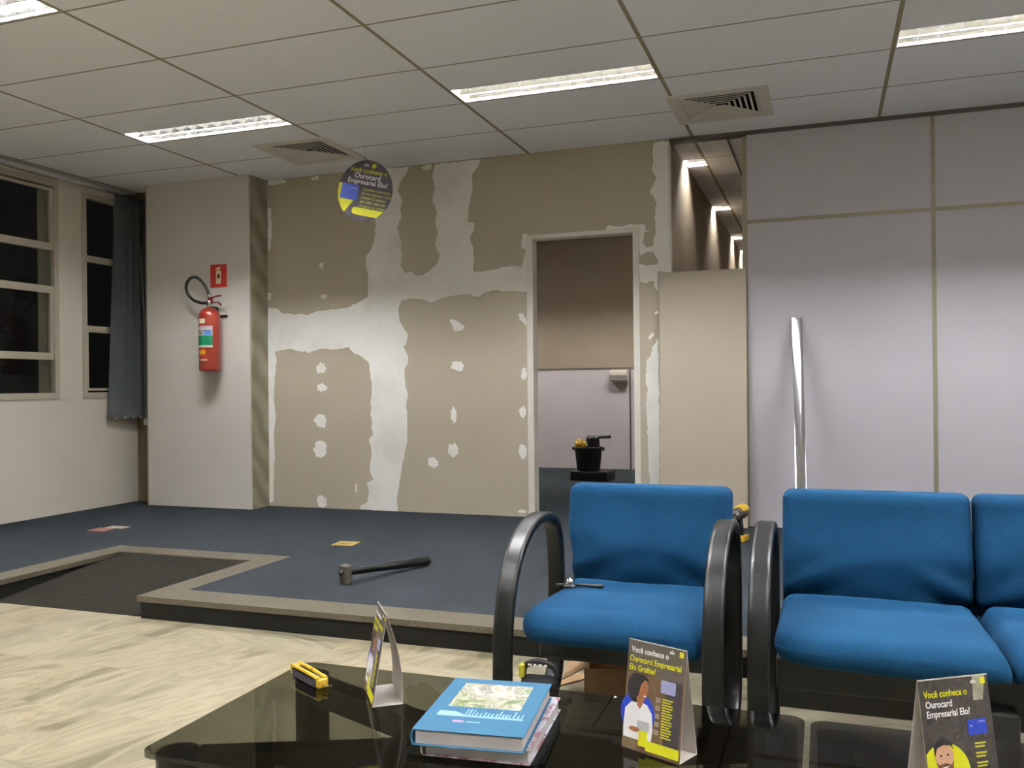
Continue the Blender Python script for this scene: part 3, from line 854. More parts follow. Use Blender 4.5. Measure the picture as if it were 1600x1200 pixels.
for k in range(2): wrap(b, -38 + k * 20, -26 + k * 20, 0.145, 0.165, 0.089, n=4)
obj('printing', b, M['yellow_dim'], st)
b = new()
for k in range(6): wrap(b, -42 + k * 9, -36 + k * 9, 0.085, 0.098, 0.0885, n=3)
obj('stamped_number', b, M['cream'], ex)

sg = empty('extinguisher_sign', 'square red sign with an extinguisher pictogram on the white column', 'sign', (-4.838, YC, 1.975))
b = new(); box(b, -0.083, 0.083, -0.004, 0.0, -0.098, 0.098, 0.001)
obj('plate', b, M['sign_red'], sg)
b = new()
prism(b, rrect(-0.024, 0.026, -0.068, 0.044, 0.008, 4), (0, -0.004, 0), (1, 0, 0), (0, 0, 1), (0, -1, 0), 0.0006)
prism(b, [(-0.008, 0.042), (0.008, 0.042), (0.010, 0.058), (0.026, 0.064), (0.020, 0.074), (-0.006, 0.072), (-0.028, 0.060), (-0.032, 0.050), (-0.012, 0.056)], (0, -0.004, 0), (1, 0, 0), (0, 0, 1), (0, -1, 0), 0.0006)
obj('pictogram', b, M['cream'], sg)
b = new(); prism(b, circle(0.001, -0.004, 0.017, 0.02, 20), (0, -0.0046, 0), (1, 0, 0), (0, 0, 1), (0, -1, 0), 0.0005)
obj('emblem', b, M['dark_print'], sg)

# ------------------------------------------------------------------ round sign hanging from the ceiling
YD, RD = 5.6, 0.222
ds = empty('hanging_sign', 'round charcoal advertising disc hanging from the ceiling on a thin line', 'sign', (-3.107, YD, 2.431))
tilt = R(-14)
U = Vector((math.cos(tilt), 0, math.sin(tilt))); V = Vector((-math.sin(tilt), 0, math.cos(tilt))); N = Vector((0, -1, 0))
O = Vector((0, 0, 0))
b = new(); prism(b, circle(0, 0, RD, n=64), (0, 0.002, 0), U, V, N, 0.004)
disc = obj('disc', b, M['dark_print'], ds)
def on(poly, name, mat, par, o, u, v, n, lift=0.0, t=0.0005):
    bb = new()
    for pl in (poly if isinstance(poly[0], list) else [poly]):
        prism(bb, pl, Vector(o) + Vector(n) * lift, u, v, n, t)
    return obj(name, bb, mat, par)
F = Vector((0, -0.002, 0))
arc = [(RD * math.cos(R(a)), RD * math.sin(R(a))) for a in range(172, 236, 4)]
on(arc + [(-0.075, -0.075), (-0.16, 0.0), (-0.18, 0.03)], 'yellow_arc', M['yellow_print'], disc, F, U, V, N)
cd = on(rrect(-0.195, -0.052, -0.078, 0.034, 0.006, 3), 'printed_card', M['royal'], disc, F, U, V, N, 0.0006)
on(rrect(-0.12, -0.06, 0.004, 0.010, 0.002, 2), 'card_stripe', M['lilac_print'], cd, F, U, V, N, 0.0012)
pill = [(0.185, -0.123), (0.135, -0.176)] + circle(-0.050, -0.1495, 0.0265, n=10, a0=270, a1=90)
on(pill, 'yellow_strip', M['yellow_print'], disc, F, U, V, N, 0.0004)
on([rrect(-0.045, 0.045, -0.142, -0.138, 0.001, 2), rrect(-0.045, 0.105, -0.156, -0.153, 0.001, 2)], 'strip_printing', M['yellow_dim'], disc, F, U, V, N, 0.001)
def T(s, size, u, v, mat, align='LEFT', par=disc, o=F, UU=U, VV=V, NN=N, sx=1.0, bold=0.012, lift=0.0006, name='lettering'):
    return text(name, s, size, Vector(o) + UU * u + VV * v + NN * lift, UU, VV, NN, mat, par, 0.0002, align, sx, bold)
T('elo', 0.030, -0.045, 0.176, M['white_print'])
on(rrect(0.018, 0.052, 0.170, 0.200, 0.005, 3), 'yellow_badge', M['yellow_print'], disc, F, U, V, N, 0.0004)
T('Você conhece o', 0.047, 0.0, 0.128, M['yellow_print'], 'CENTER')
T('Ourocard', 0.054, 0.0, 0.085, M['white_print'], 'CENTER')
T('Empresarial Elo?', 0.050, 0.008, 0.045, M['white_print'], 'CENTER')
for i, s in enumerate(('Contrate e aproveite', 'de sua empresa e com', 'garanta 2,2 pontos', 'por dólar gasto em', 'compras no crédito')):
    T(s, 0.027, -0.022, 0.004 - i * 0.030, M['yellow_dim'], bold=0.02 if i in (2, 3) else 0.008)
b = new(); tube(b, [(0, 0, RD - 0.002), (0.0, 0, H - 2.431)], 0.0006, 5)
obj('hanging_line', b, M['nylon'], ds)

# ------------------------------------------------------------------ loose board and straightedge leaning on the wall
lb = empty('plasterboard_panel', 'tall beige plasterboard sheet leaning over the lower half of the wall gap', 'board', (-0.82, D - 0.005, 0.0), 0, None, (0, 0, 0))
b = new()
th = math.atan2(0.085, 1.83)
box(b, -0.305, 0.305, -0.0125, 0.0, 0.0, 1.832)
xform(b, Matrix.Translation((0, -0.075, 0.001)) @ Matrix.Rotation(-th * 0.80, 4, 'X'))
obj('sheet', b, M['loose_board'], lb)
al = empty('aluminium_straightedge', 'shiny aluminium straightedge leaning upright against the lilac partition', 'straightedge', (-0.138, D - 0.735, 0.0))
b = new()                                          # the thin bar bows a little as it leans
sec = [(-0.034, -0.009), (-0.030, -0.012), (0.030, -0.012), (0.034, -0.009), (0.034, 0.012), (-0.034, 0.012)]
yaw = Matrix.Rotation(R(11.0), 3, 'Z')
rings = []; y = z = 0.0
for k in range(25):
    f = k / 24
    lean = R(33.0 - 13.0 * f)
    T_ = Vector((-0.028, math.sin(lean), math.cos(lean))).normalized()
    if k: y += math.sin(lean) * 1.63 / 24; z += math.cos(lean) * 1.63 / 24
    up_ = Vector((0, math.cos(lean), -math.sin(lean)))
    rings.append([b.verts.new(Vector((-0.028 * z + 0.002, y - 0.0, z + 0.004)) + (yaw @ Vector((sx_, 0, 0))) + up_ * sy_) for sx_, sy_ in sec])
for k in range(24): ring_faces(b, rings[k], rings[k + 1])
b.faces.new(rings[0][::-1]); b.faces.new(rings[-1])
obj('bar', b, M['aluminium'], al, 'auto')

# ------------------------------------------------------------------ things in the room behind the doorway
cs = empty('tool_case', 'flat black case on the carpet behind the doorway, under the bucket', 'case', (-2.36, 9.16, 0.0), R(-4))
b = new(); box(b, -0.20, 0.21, -0.15, 0.15, 0.001, 0.10, 0.012)
obj('shell', b, M['black_plastic'], cs)
b = new(); box(b, -0.201, 0.211, -0.151, 0.151, 0.050, 0.054)
obj('seam', b, M['dark'], cs)
bk = empty('bucket', 'black bucket standing on the flat case behind the doorway', 'bucket', (-2.395, 9.14, 0.101))
b = new()
lathe(b, [(0.0, 0), (0.118, 0.0), (0.124, 0.01), (0.146, 0.235), (0.158, 0.238), (0.158, 0.252), (0.148, 0.256), (0.142, 0.252), (0.119, 0.016), (0.0, 0.014)], 32)
obj('pail', b, M['black_plastic'], bk, 'auto')
b = new(); lathe(b, [(0.142, 0.205), (0.150, 0.208), (0.150, 0.214), (0.142, 0.217)], 32)
obj('rim_band', b, M['black_plastic'], bk, 'auto')
for s in (-1, 1):
    b = new(); box(b, s * 0.165 - 0.012, s * 0.165 + 0.012, -0.015, 0.015, 0.215, 0.250, 0.004)
    obj('handle_lug', b, M['black_plastic'], bk)
yc = empty('yellow_cloth', 'crumpled yellow cloth lying in the top of the black bucket', 'cloth', (-2.478, 9.11, 0.30))
b = new(); bmesh.ops.create_icosphere(b, subdivisions=4, radius=1)
for v in b.verts:
    n_ = noise.noise(v.co * 2.4) * 0.35 + noise.noise(v.co * 5) * 0.15
    v.co = Vector((v.co.x * 0.058, v.co.y * 0.055, v.co.z * 0.062)) * (1 + n_) + Vector((0, 0, 0.075))
obj('cloth', b, M['yellow'], yc, True)
hd = empty('power_drill', 'dark power tool with its grip pointing right, lying in the black bucket', 'power tool', (-2.335, 9.13, 0.30))
b = new()
soft_box(b, 0.13, 0.09, 0.17, 0.035, 8, lambda p: p + Vector((0.0, 0, 0.085)))
obj('motor_body', b, M['black_plastic'], hd, True)
b = new(); tube(b, [(-0.02, 0, 0.155), (0.06, 0, 0.160), (0.19, 0, 0.166)], [0.022, 0.019, 0.018], 12)
obj('grip', b, M['black_plastic'], hd, True)
b = new(); tube(b, smooth_path([(-0.02, 0, 0.165), (-0.055, 0, 0.162), (-0.068, 0, 0.13), (-0.06, 0, 0.09)], 5), 0.013, 10)
obj('loop_handle', b, M['black_plastic'], hd, True)
ph = empty('paper_holder', 'white box-shaped holder fixed to the far wall beyond the doorway', 'holder', (-2.315, YB - 0.008, 1.12))
b = new()
pr = [(0.0, -0.07), (-0.075, -0.055), (-0.11, 0.02), (-0.105, 0.072), (0.0, 0.078)]
prism(b, pr, (-0.11, 0, 0), (0, 1, 0), (0, 0, 1), (1, 0, 0), 0.215)
bmesh.ops.bevel(b, geom=b.edges[:], offset=0.008, segments=2, affect='EDGES')
obj('cover', b, M['white_trim'], ph)
b = new(); box(b, -0.09, 0.085, -0.078, -0.02, -0.076, -0.064)
obj('slot', b, M['grey_profile'], ph)

# ------------------------------------------------------------------ on the carpet
sh = empty('sledgehammer', 'short sledgehammer with a black handle lying on the blue carpet', 'hammer', (-2.335, 3.965, 0.001), math.atan2(0.56, 0.205))
b = new(); box(b, -0.024, 0.024, -0.026, 0.026, 0.0, 0.100, 0.009, 2)
obj('head', b, M['rust_steel'], sh)
b = new()
p0, p1 = Vector((-0.02, 0, 0.062)), Vector((0.60, 0, 0.0255))
pts = [p0.lerp(p1, t) for t in (0, 0.05, 0.12, 0.5, 0.62, 0.97, 1.0)]
tube(b, pts, [0.016, 0.018, 0.018, 0.020, 0.024, 0.025, 0.021], 14)
obj('handle', b, M['black_pu'], sh, True)
b = new(); tube(b, [(-0.036, 0, 0.064), (-0.02, 0, 0.062)], 0.014, 12)
obj('handle_end', b, M['black_metal'], sh, True)

fo = empty('floor_outlet', 'dull brass floor outlet plate in the carpet, near the hammer', 'floor outlet', (-2.93, 4.99, 0.0), R(4), 'floor outlet plates in the carpet')
b = new(); box(b, -0.075, 0.075, -0.07, 0.07, 0.0, 0.006, 0.002)
obj('plate', b, M['brass'], fo)
b = new(); lathe(b, [(0.0, 0.006), (0.034, 0.006), (0.036, 0.009), (0.0, 0.010)], 24)
obj('cap', b, M['brass'], fo)
fo2 = empty('floor_outlet', 'pale and rusty floor outlet plate in the carpet, near the left wall', 'floor outlet', (-4.93, 4.98, 0.0), R(4), 'floor outlet plates in the carpet')
b = new(); box(b, -0.085, 0.055, -0.065, 0.065, 0.0, 0.006, 0.002)
obj('plate', b, simple('rusty_plate', rgb(128, 84, 70), 0.7, var=0.3, scale=30), fo2)
b = new(); box(b, -0.05, 0.11, 0.07, 0.16, 0.0, 0.006, 0.002)
obj('cap', b, simple('pale_plate', rgb(150, 142, 128), 0.6, var=0.1), fo2)

dr = empty('cordless_drill', 'yellow and black cordless drill standing on its battery between the blue seats and the wall', 'power tool', (-0.515, 5.80, 0.0), R(-12))
b = new()
box(b, -0.048, 0.036, -0.062, 0.062, 0.001, 0.042, 0.010, 2)
obj('battery', b, M['yellow'], dr)
b = new(); tube(b, [(0.0, 0.01, 0.036), (-0.004, 0.004, 0.09), (-0.006, 0.0, 0.15)], 1, section=rrect(-0.022, 0.022, -0.017, 0.017, 0.012, 4), up=(0, 1, 0))
obj('grip', b, M['black_pu'], dr, True)
b = new()
lathe(b, [(0.0, -0.075), (0.030, -0.075), (0.040, -0.06), (0.042, 0.03), (0.036, 0.06), (0.0, 0.062)], 22, 'Y', (-0.008, 0.02, 0.182))
obj('motor_body', b, simple('dark_tool_housing', rgb(72, 60, 54), 0.45), dr, 'auto')
b = new()
lathe(b, [(0.0, -0.06), (0.034, -0.06), (0.043, -0.045), (0.043, 0.05), (0.0, 0.052)], 22, 'Y', (-0.004, 0.024, 0.192))
bmesh.ops.bisect_plane(b, geom=b.verts[:] + b.edges[:] + b.faces[:], plane_co=(0, 0, 0.202), plane_no=(0, 0, 1), clear_inner=True)
bmesh.ops.holes_fill(b, edges=b.edges[:])
obj('top_shell', b, M['yellow'], dr, 'auto')
b = new()
lathe(b, [(0.0, -0.052), (0.012, -0.052), (0.024, -0.03), (0.027, 0.0), (0.0, 0.002)], 20, 'Y', (-0.012, -0.055, 0.180))
obj('chuck', b, M['chrome'], dr, 'auto')

# ------------------------------------------------------------------ blue seats
def loop_arm(bm, x):
    """closed armrest frame in a Y-Z plane: straight front leg, big bow over the top, back leg curling to the floor"""
    pts = [(2.50, ZF + 0.02), (2.485, ZF + 0.1), (2.485, 0.05), (2.49, 0.18), (2.505, 0.29), (2.545, 0.39), (2.62, 0.475), (2.73, 0.535), (2.86, 0.563), (2.99, 0.560),
           (3.09, 0.525), (3.14, 0.46), (3.155, 0.36), (3.155, 0.22), (3.15, 0.10), (3.12, 0.0), (3.05, -0.065), (2.93, -0.088), (2.78, -0.092), (2.62, -0.092), (2.54, -0.092)]
    P = [(x, 2.485 + (y - 2.485) * 0.855, z) for y, z in pts]
    sec = []
    for k in range(20):                            # flat band with two soft ridges outside
        a = 2 * PI * k / 20
        u, v = math.cos(a), math.sin(a)
        h = 0.016 * (abs(u) ** 0.6) * (1 if u > 0 else -1)
        w = 0.031 * (abs(v) ** 0.55) * (1 if v > 0 else -1)
        if u > 0.5: h -= 0.003 * math.cos(w / 0.031 * PI * 0.5) ** 4
        sec.append((h, w))
    path = smooth_path(P, 5, True)
    # orient the section outwards from the middle of the loop
    c = Vector((x, 2.78, 0.24)); N_ = len(path); rings = []
    for i, p in enumerate(path):
        t = (path[(i + 1) % N_] - path[i - 1]).normalized()
        X = Vector((1, 0, 0)); o = X.cross(t); o.normalize()
        if o.dot(p - c) < 0: o = -o
        rings.append([bm.verts.new(p + o * a_ + X * b_) for a_, b_ in sec])
    for i in range(N_): ring_faces(bm, rings[i], rings[(i + 1) % N_])
    return bm
def wrinkle(p, s=0):
    return noise.noise(Vector((p.x * 5 + s, p.y * 5, p.z * 7))) * 0.006 + noise.noise(Vector((p.x * 11 + s * 3, p.y * 9, p.z * 14))) * 0.0025
def cushion_seat(x0, x1, seed, seam=0, hang=0.0):
    """waterfall seat: front 2.50, back 3.13, sloping down to the back"""
    b = new(); w = x1 - x0; cx = (x0 + x1) / 2
    def fn(p):
        yy = (p.y + 0.325) / 0.65                    # 0 front .. 1 back
        xx = p.x / (w / 2)
        z = p.z + 0.274 - 0.030 * max(0, yy - 0.2)
        if p.z > 0:
            z += 0.018 * math.cos(xx * PI / 2) * math.exp(-((yy - 0.35) / 0.3) ** 2)
            z += 0.012 * max(0, yy - 0.82) / 0.18
            if yy > 0.6: z += wrinkle(p, seed) * 1.0
        if p.z < 0: z += 0.006 * math.sin(xx * 2.2 + seed) * (1 - yy) - hang * (0.5 + 0.5 * xx) * (1 - yy)
        e = 1.0
        for sd in ([1] if seam == 1 else [-1] if seam == -1 else []):
            d = abs(xx - sd)
            z -= 0.022 * math.exp(-(d / 0.07) ** 2) * (1 if p.z > -0.03 else 0)
        y = 2.83 + p.y * 0.97 - (0.03 if p.z < 0 and yy < .2 else 0) * 0 + wrinkle(p, seed + 9) * 0.8
        y += 0.02 * max(0.0, p.z / 0.056) * max(0.0, 1 - yy / 0.5) ** 2
        cr = max(0.0, abs(xx) - 0.55) / 0.45
        if xx < 0 or seam == -1: y += 0.05 * cr ** 2 * max(0.0, 1 - yy / 0.3)
        return Vector((cx + p.x, y, z))
    return soft_box(b, w, 0.65, 0.09, 0.044, 26, fn)
def cushion_back(x0, x1, seed, seam=0, wide=0.0):
    b = new(); w = x1 - x0; cx = (x0 + x1) / 2
    def fn(p):
        zz = (p.z + 0.205) / 0.41                    # 0 bottom .. 1 top
        xx = p.x / (w / 2)
        y = 3.16 + p.y + 0.075 * zz - 0.012 * math.cos(xx * PI / 2) * (1 - zz)
        front = p.y < 0
        if front:
            y += wrinkle(p, seed) * (1.2 - zz) * 1.7
            # diagonal pull folds near the seat
            y += 0.013 * math.sin((p.z * 1.0 + abs(p.x) * 0.55 + seed) * 46) * math.exp(-((zz - 0.18) / 0.22) ** 2) * min(1, abs(xx) * 1.5)
            y += 0.055 * math.exp(-(zz / 0.19) ** 2) - 0.010 * math.exp(-((zz - 0.48) / 0.2) ** 2)
            for sd in ([1] if seam == 1 else [-1] if seam == -1 else []):
                d = abs(xx - sd)
                y += 0.02 * math.exp(-(d / 0.06) ** 2) + 0.05 * math.exp(-(d / 0.28) ** 2) * math.exp(-(zz / 0.16) ** 2)
        px = p.x * (1 + wide * max(0.0, min(1.0, (zz - 0.35) / 0.3)))
        return Vector((cx + px, y, 0.2325 + 0.205 + p.z))
    return soft_box(b, w, 0.10, 0.41, 0.032, 30, fn)
ac = empty('armchair', 'blue single armchair with looped black arms at the edge of the raised floor', 'armchair', (0, 0, 0), 0, 'blue waiting-room seats')
AX = (-0.926, -0.301)
obj('seat_cushion', cushion_seat(-0.896, -0.334, 1.3, 0, 0.02), M['blue'], ac, True)
obj('backrest_cushion', cushion_back(-0.893, -0.334, 2.1, 0, 0.07), M['blue'], ac, True)
for x in AX: obj('armrest_frame', loop_arm(new(), x), M['black_pu'], ac, 'auto')
b = new(); box(b, -0.893, -0.342, 2.74, 3.10, 0.125, 0.215, 0.006)
box(b, -0.88, -0.35, 3.222, 3.232, 0.19, 0.36)
obj('seat_base', b, M['black_metal'], ac)
b = new(); box(b, -0.893, -0.342, 2.80, 2.84, 0.10, 0.13, 0.006); box(b, -0.893, -0.342, 3.06, 3.10, 0.09, 0.14, 0.006)
obj('crossbar', b, M['black_metal'], ac)

sf = empty('two_seat_sofa', 'blue two-seat sofa with looped black arms, cut by the right edge of the photo', 'sofa', (0, 0, 0), 0, 'blue waiting-room seats')
SX = (-0.178, 1.075)
mid = 0.452
for (x0, x1, sm, sd) in ((-0.142, mid - 0.002, 1, 4.4), (mid + 0.002, 1.043, -1, 7.7)):
    obj('seat_cushion', cushion_seat(x0, x1, sd, sm), M['blue'], sf, True)
    obj('backrest_cushion', cushion_back(x0, x1, sd + 1, sm), M['blue'], sf, True)
for x in SX: obj('armrest_frame', loop_arm(new(), x), M['black_pu'], sf, 'auto')
b = new(); box(b, -0.141, 1.042, 2.66, 3.10, 0.125, 0.215, 0.006)
box(b, -0.13, 1.03, 3.222, 3.232, 0.19, 0.36)
obj('seat_base', b, M['black_metal'], sf)
b = new(); box(b, -0.141, 1.042, 2.78, 2.83, 0.03, 0.13, 0.006); box(b, -0.141, 1.042, 3.06, 3.10, 0.02, 0.14, 0.006)
obj('crossbar', b, M['black_metal'], sf)
b = new(); box(b, 0.375, 0.475, 2.60, 3.05, ZF + 0.001, 0.14, 0.008)
obj('middle_leg', b, M['black_metal'], sf)

# black tool with a shiny knob on the armchair seat
rt = empty('ratchet_wrench', 'small black tool with a shiny round head lying at the back of the armchair seat', 'tool', (-0.845, 2.955, 0.310), R(5))
b = new(); bmesh.ops.create_uvsphere(b, u_segments=20, v_segments=12, radius=0.0165)
for v in b.verts: v.co.z = v.co.z * 0.95 + 0.016
obj('head', b, M['chrome'], rt, True)
b = new(); lathe(b, [(0.0, -0.001), (0.022, -0.001), (0.024, 0.004), (0.019, 0.010), (0.0, 0.011)], 24)
obj('collar', b, M['black_plastic'], rt, 'auto')
b = new(); tube(b, [(0.012, 0, 0.008), (0.06, 0, 0.007), (0.115, 0, 0.007), (0.118, 0, 0.007)], [0.006, 0.005, 0.0075, 0.006], 10)
tube(b, [(-0.012, 0, 0.006), (-0.05, 0.0, 0.005)], [0.006, 0.004], 10)
obj('handle', b, M['black_plastic'], rt, True)

# under the armchair
tb = empty('tool_bag', 'black tool bag with small white marks under the armchair', 'bag', (-0.826, 2.535, ZF), R(4))
tb.scale = (0.95, 0.8, 1.2)
b = new()
soft_box(b, 0.125, 0.10, 0.20, 0.03, 10, lambda p: p + Vector((noise.noise(p * 14) * 0.008, noise.noise(p * 16 + Vector((3, 1, 2))) * 0.008, 0.101)))
obj('body', b, M['black_cloth'], tb, True)
b = new(); tube(b, smooth_path([(-0.05, 0, 0.19), (-0.045, 0, 0.225), (0.0, -0.005, 0.238), (0.045, 0, 0.228), (0.062, 0, 0.20)], 6), 0.009, 8)
obj('handle', b, M['black_plastic'], tb, True)
b = new()
for k, (w_, x_) in enumerate(((0.012, -0.032), (0.009, -0.014), (0.012, 0.002), (0.010, 0.020))): box(b, x_, x_ + w_, -0.0165, -0.0145, 0.229, 0.234)
obj('white_marks', b, M['white_print'], tb)
b = new(); tube(b, smooth_path([(0.055, -0.03, 0.15), (0.085, -0.045, 0.148), (0.115, -0.045, 0.16)], 5), 0.006, 8)
obj('strap', b, M['black_cloth'], tb, True)
b = new(); box(b, -0.062, -0.044, -0.03, 0.01, 0.20, 0.232, 0.004)
obj('yellow_tab', b, M['yellow_dim'], tb)

cb = empty('cardboard_box', 'small open brown cardboard box on the marble under the armchair', 'box', (-0.735, 3.14, ZF + 0.0005), R(10))
b = new()
for x0, x1, y0, y1 in ((-0.10, -0.096, -0.10, 0.10), (0.096, 0.10, -0.10, 0.10), (-0.10, 0.10, -0.10, -0.096), (-0.10, 0.10, 0.096, 0.10)): box(b, x0, x1, y0, y1, 0.0, 0.115)
box(b, -0.10, 0.10, -0.10, 0.10, 0.0, 0.004)
obj('carton', b, M['cardboard'], cb)
for (o_, ux, n_) in (((-0.10, -0.10, 0.115), 0.20, 0), ):
    b = new(); prism(b, [(0, 0), (0.2, 0), (0.19, 0.09), (0.01, 0.09)], (-0.10, -0.10, 0.113), (0, 1, 0), Vector((-0.85, 0, -0.5)).normalized(), Vector((-0.5, 0, 0.85)).normalized(), 0.004)
    obj('flap', b, M['cardboard'], cb)
    b = new(); prism(b, [(0, 0), (0.2, 0), (0.19, 0.08), (0.01, 0.08)], (-0.10, 0.10, 0.113), (1, 0, 0), Vector((0, 0.7, 0.72)).normalized(), Vector((0, 0.72, -0.7)).normalized(), 0.004)
    obj('flap', b, M['cardboard'], cb)
cp = empty('cardboard_strip', 'flat strip of brown cardboard lying on the marble beside the open box', 'cardboard', (-0.93, 3.20, ZF + 0.001), R(55))
b = new(); box(b, -0.16, 0.16, -0.028, 0.028, 0.0, 0.006)
obj('strip', b, M['cardboard'], cp)
cw = empty('cardboard_scrap', 'small folded brown scrap standing on the marble behind the cardboard strip', 'cardboard', (-0.90, 3.36, ZF + 0.0005), R(20))
b = new(); prism(b, [(-0.05, 0), (-0.03, 0), (0.0, 0.075), (0.03, 0.0), (0.05, 0), (0.006, 0.10), (-0.008, 0.10)], (0, 0.02, 0), (1, 0, 0), (0, 0, 1), (0, -1, 0), 0.04)
obj('scrap', b, M['cardboard'], cw)

# ------------------------------------------------------------------ smoked-glass coffee tables
def coffee_table(label, x0, x1, y0, y1):
    cx, cy = (x0 + x1) / 2, (y0 + y1) / 2
    root = empty('coffee_table', label, 'coffee table', (cx, cy, ZF), 0, 'smoked-glass coffee tables')
    top = ZT - ZF
    hx, hy = (x1 - x0) / 2, (y1 - y0) / 2
    b = new(); prism(b, rrect(-hx, hx, -hy, hy, 0.035, 8), (0, 0, top - 0.010), (1, 0, 0), (0, 1, 0), (0, 0, 1), 0.010)
    obj('glass_top', b, M['smoked'], root)
    for sx in (-1, 1):
        for sy in (-1, 1):
            b = new(); poly = rrect(-0.042, 0.042, -0.042, 0.042, 0.038, 6)
            prism(b, poly, (sx * (hx - 0.056), sy * (hy - 0.056), 0.001), (1, 0, 0), (0, 1, 0), (0, 0, 1), top - 0.0122)
            obj('leg', b, M['black_metal'], root)
    for s in (-1, 1):
        b = new()
        p0, p1 = Vector((-(hx - 0.065), -s * (hy - 0.065), 0)), Vector((hx - 0.065, s * (hy - 0.065), 0))
        d = (p1 - p0).normalized(); n_ = Vector((-d.y, d.x, 0))
        z1 = top - 0.0125
        L = (p1 - p0).length
        if s == 1: prism(b, [(0.03, -0.026), (L - 0.03, -0.026), (L - 0.03, 0.026), (0.03, 0.026)], p0 + Vector((0, 0, z1 - 0.06)), d, n_, (0, 0, 1), 0.06)
        else:
            for a_, c_ in ((0.03, L / 2 - 0.06), (L / 2 + 0.06, L - 0.03)):
                prism(b, [(a_, -0.026), (c_, -0.026), (c_, 0.026), (a_, 0.026)], p0 + Vector((0, 0, z1 - 0.06)), d, n_, (0, 0, 1), 0.06)
        obj('cross_beam', b, M['black_metal'], root)
    return root
coffee_table('low smoked-glass coffee table with a black frame, carrying the knife and the blue book', -1.338, -0.048, 1.435, 2.058)
coffee_table('low smoked-glass coffee table at the right, carrying the card with the bearded man', -0.036, 1.254, 1.435, 2.046)

# utility knife
kn = empty('utility_knife', 'yellow and black utility knife on the far left corner of the coffee table', 'knife', (-1.228, 1.915, ZT + 0.0005), math.atan2(-0.080, 0.135))
kn.scale = (1.13, 1.13, 1.25)
b = new()
prism(b, rrect(-0.075, 0.050, -0.015, 0.015, 0.010, 5), (0, 0, 0.002), (1, 0, 0), (0, 1, 0), (0, 0, 1), 0.016)
bmesh.ops.bevel(b, geom=b.edges[:], offset=0.002, segments=1, affect='EDGES')
obj('grip', b, simple('dark_grip_rubber', rgb(52, 46, 54), 0.6), kn)
for s in (-1, 1):
    b = new()
    pts = smooth_path([(-0.078, s * 0.009, 0.019), (-0.04, s * 0.010, 0.021), (0.01, s * 0.009, 0.020), (0.052, s * 0.008, 0.018)], 5)
    tube(b, pts, [0.0052] * 3 + [0.0042] * 10 + [0.0052] * 3, 8)
    obj('side_rail', b, M['yellow'], kn, True)
b = new(); box(b, -0.082, -0.066, -0.014, 0.014, 0.001, 0.021, 0.005, 2)
obj('end_cap', b, M['yellow'], kn)
b = new(); box(b, 0.044, 0.058, -0.014, 0.012, 0.001, 0.019, 0.004, 2)
obj('nose', b, M['yellow'], kn)
b = new(); box(b, -0.055, -0.008, 0.002, 0.010, 0.020, 0.026, 0.002)
obj('slider', b, M['yellow'], kn)
b = new(); prism(b, [(0.0, -0.005), (0.020, -0.005), (0.028, 0.006), (0.0, 0.005)], (0.054, -0.001, 0.009), (1, 0, 0), (0, 1, 0), (0, 0, 1), 0.001)
prism(b, rrect(-0.004, 0.004, -0.004, 0.004, 0.003, 3), (0.082, 0.004, 0.0085), (1, 0, 0), (0, 1, 0), (0, 0, 1), 0.003)
obj('blade', b, M['chrome'], kn)

# glass sheet and two books
gs = empty('glass_sheet', 'clear sheet with rounded corners lying under the two books on the coffee table', 'glass sheet', (-0.685, 1.765, ZT + 0.0006), R(7))
b = new(); prism(b, rrect(-0.140, 0.145, -0.165, 0.165, 0.02, 6), (0, 0, 0), (1, 0, 0), (0, 1, 0), (0, 0, 1), 0.006)
obj('sheet', b, M['clear'], gs)
def book(label, loc, rz, w, d, h, cover, extra=None):
    root = empty('book', label, 'book', loc, R(rz), 'large books on the coffee table')
    b = new()
    box(b, -w / 2 + 0.006, w / 2 - 0.005, -d / 2 + 0.005, d / 2 - 0.005, 0.003, h - 0.003)
    obj('pages', b, M['pages'], root)
    b = new()
    box(b, -w / 2, w / 2, -d / 2, d / 2, 0.0, 0.0028, 0.001, 1)
    box(b, -w / 2, w / 2, -d / 2, d / 2, h - 0.0028, h, 0.001, 1)
    r = h / 2                                       # rounded spine on the left
    pts = [(-w / 2 + 0.003 - 0.006 * math.cos(a), r + (r - 0.0005) * math.sin(a)) for a in [R(-90 + 180 * k / 10) for k in range(11)]]
    pts2 = [(x + 0.0026, z * (h - 0.004) / h + 0.002) for x, z in pts][::-1]
    prism(b, pts + pts2, (0, -d / 2, 0), (1, 0, 0), (0, 0, 1), (0, 1, 0), d)
    c = obj('cover', b, cover, root)
    return root, c
book('thick book with mixed-colour cover edges lying underneath the sky-blue book', (-0.668, 1.748, ZT + 0.007), 5, 0.222, 0.30, 0.030, M['cover_mixed'])
bk1, cv = book('large sky-blue hardcover book with a picture on its cover, on top of another book', (-0.680, 1.727, ZT + 0.0375), 7, 0.226, 0.308, 0.033, M['book_blue'])
B0 = Vector((0, 0, 0.033)); BX, BY, BZ = Vector((1, 0, 0)), Vector((0, 1, 0)), Vector((0, 0, 1))
on([(-0.078, -0.022), (0.078, -0.022), (0.078, 0.122), (-0.078, 0.122)], 'cover_picture', M['cover_picture'], cv, B0, BX, BY, BZ, 0, 0.0003)
on([[(-0.088, -0.075), (0.095, -0.075), (0.092, -0.066), (-0.086, -0.066)], [(-0.088, -0.066), (-0.086, -0.048), (-0.052, -0.050), (-0.036, -0.060), (-0.03, -0.066)]], 'title_band', M['pale_blue'], cv, B0, BX, BY, BZ, 0, 0.0003)
rnd = random.Random(5); bars = []
x = -0.03
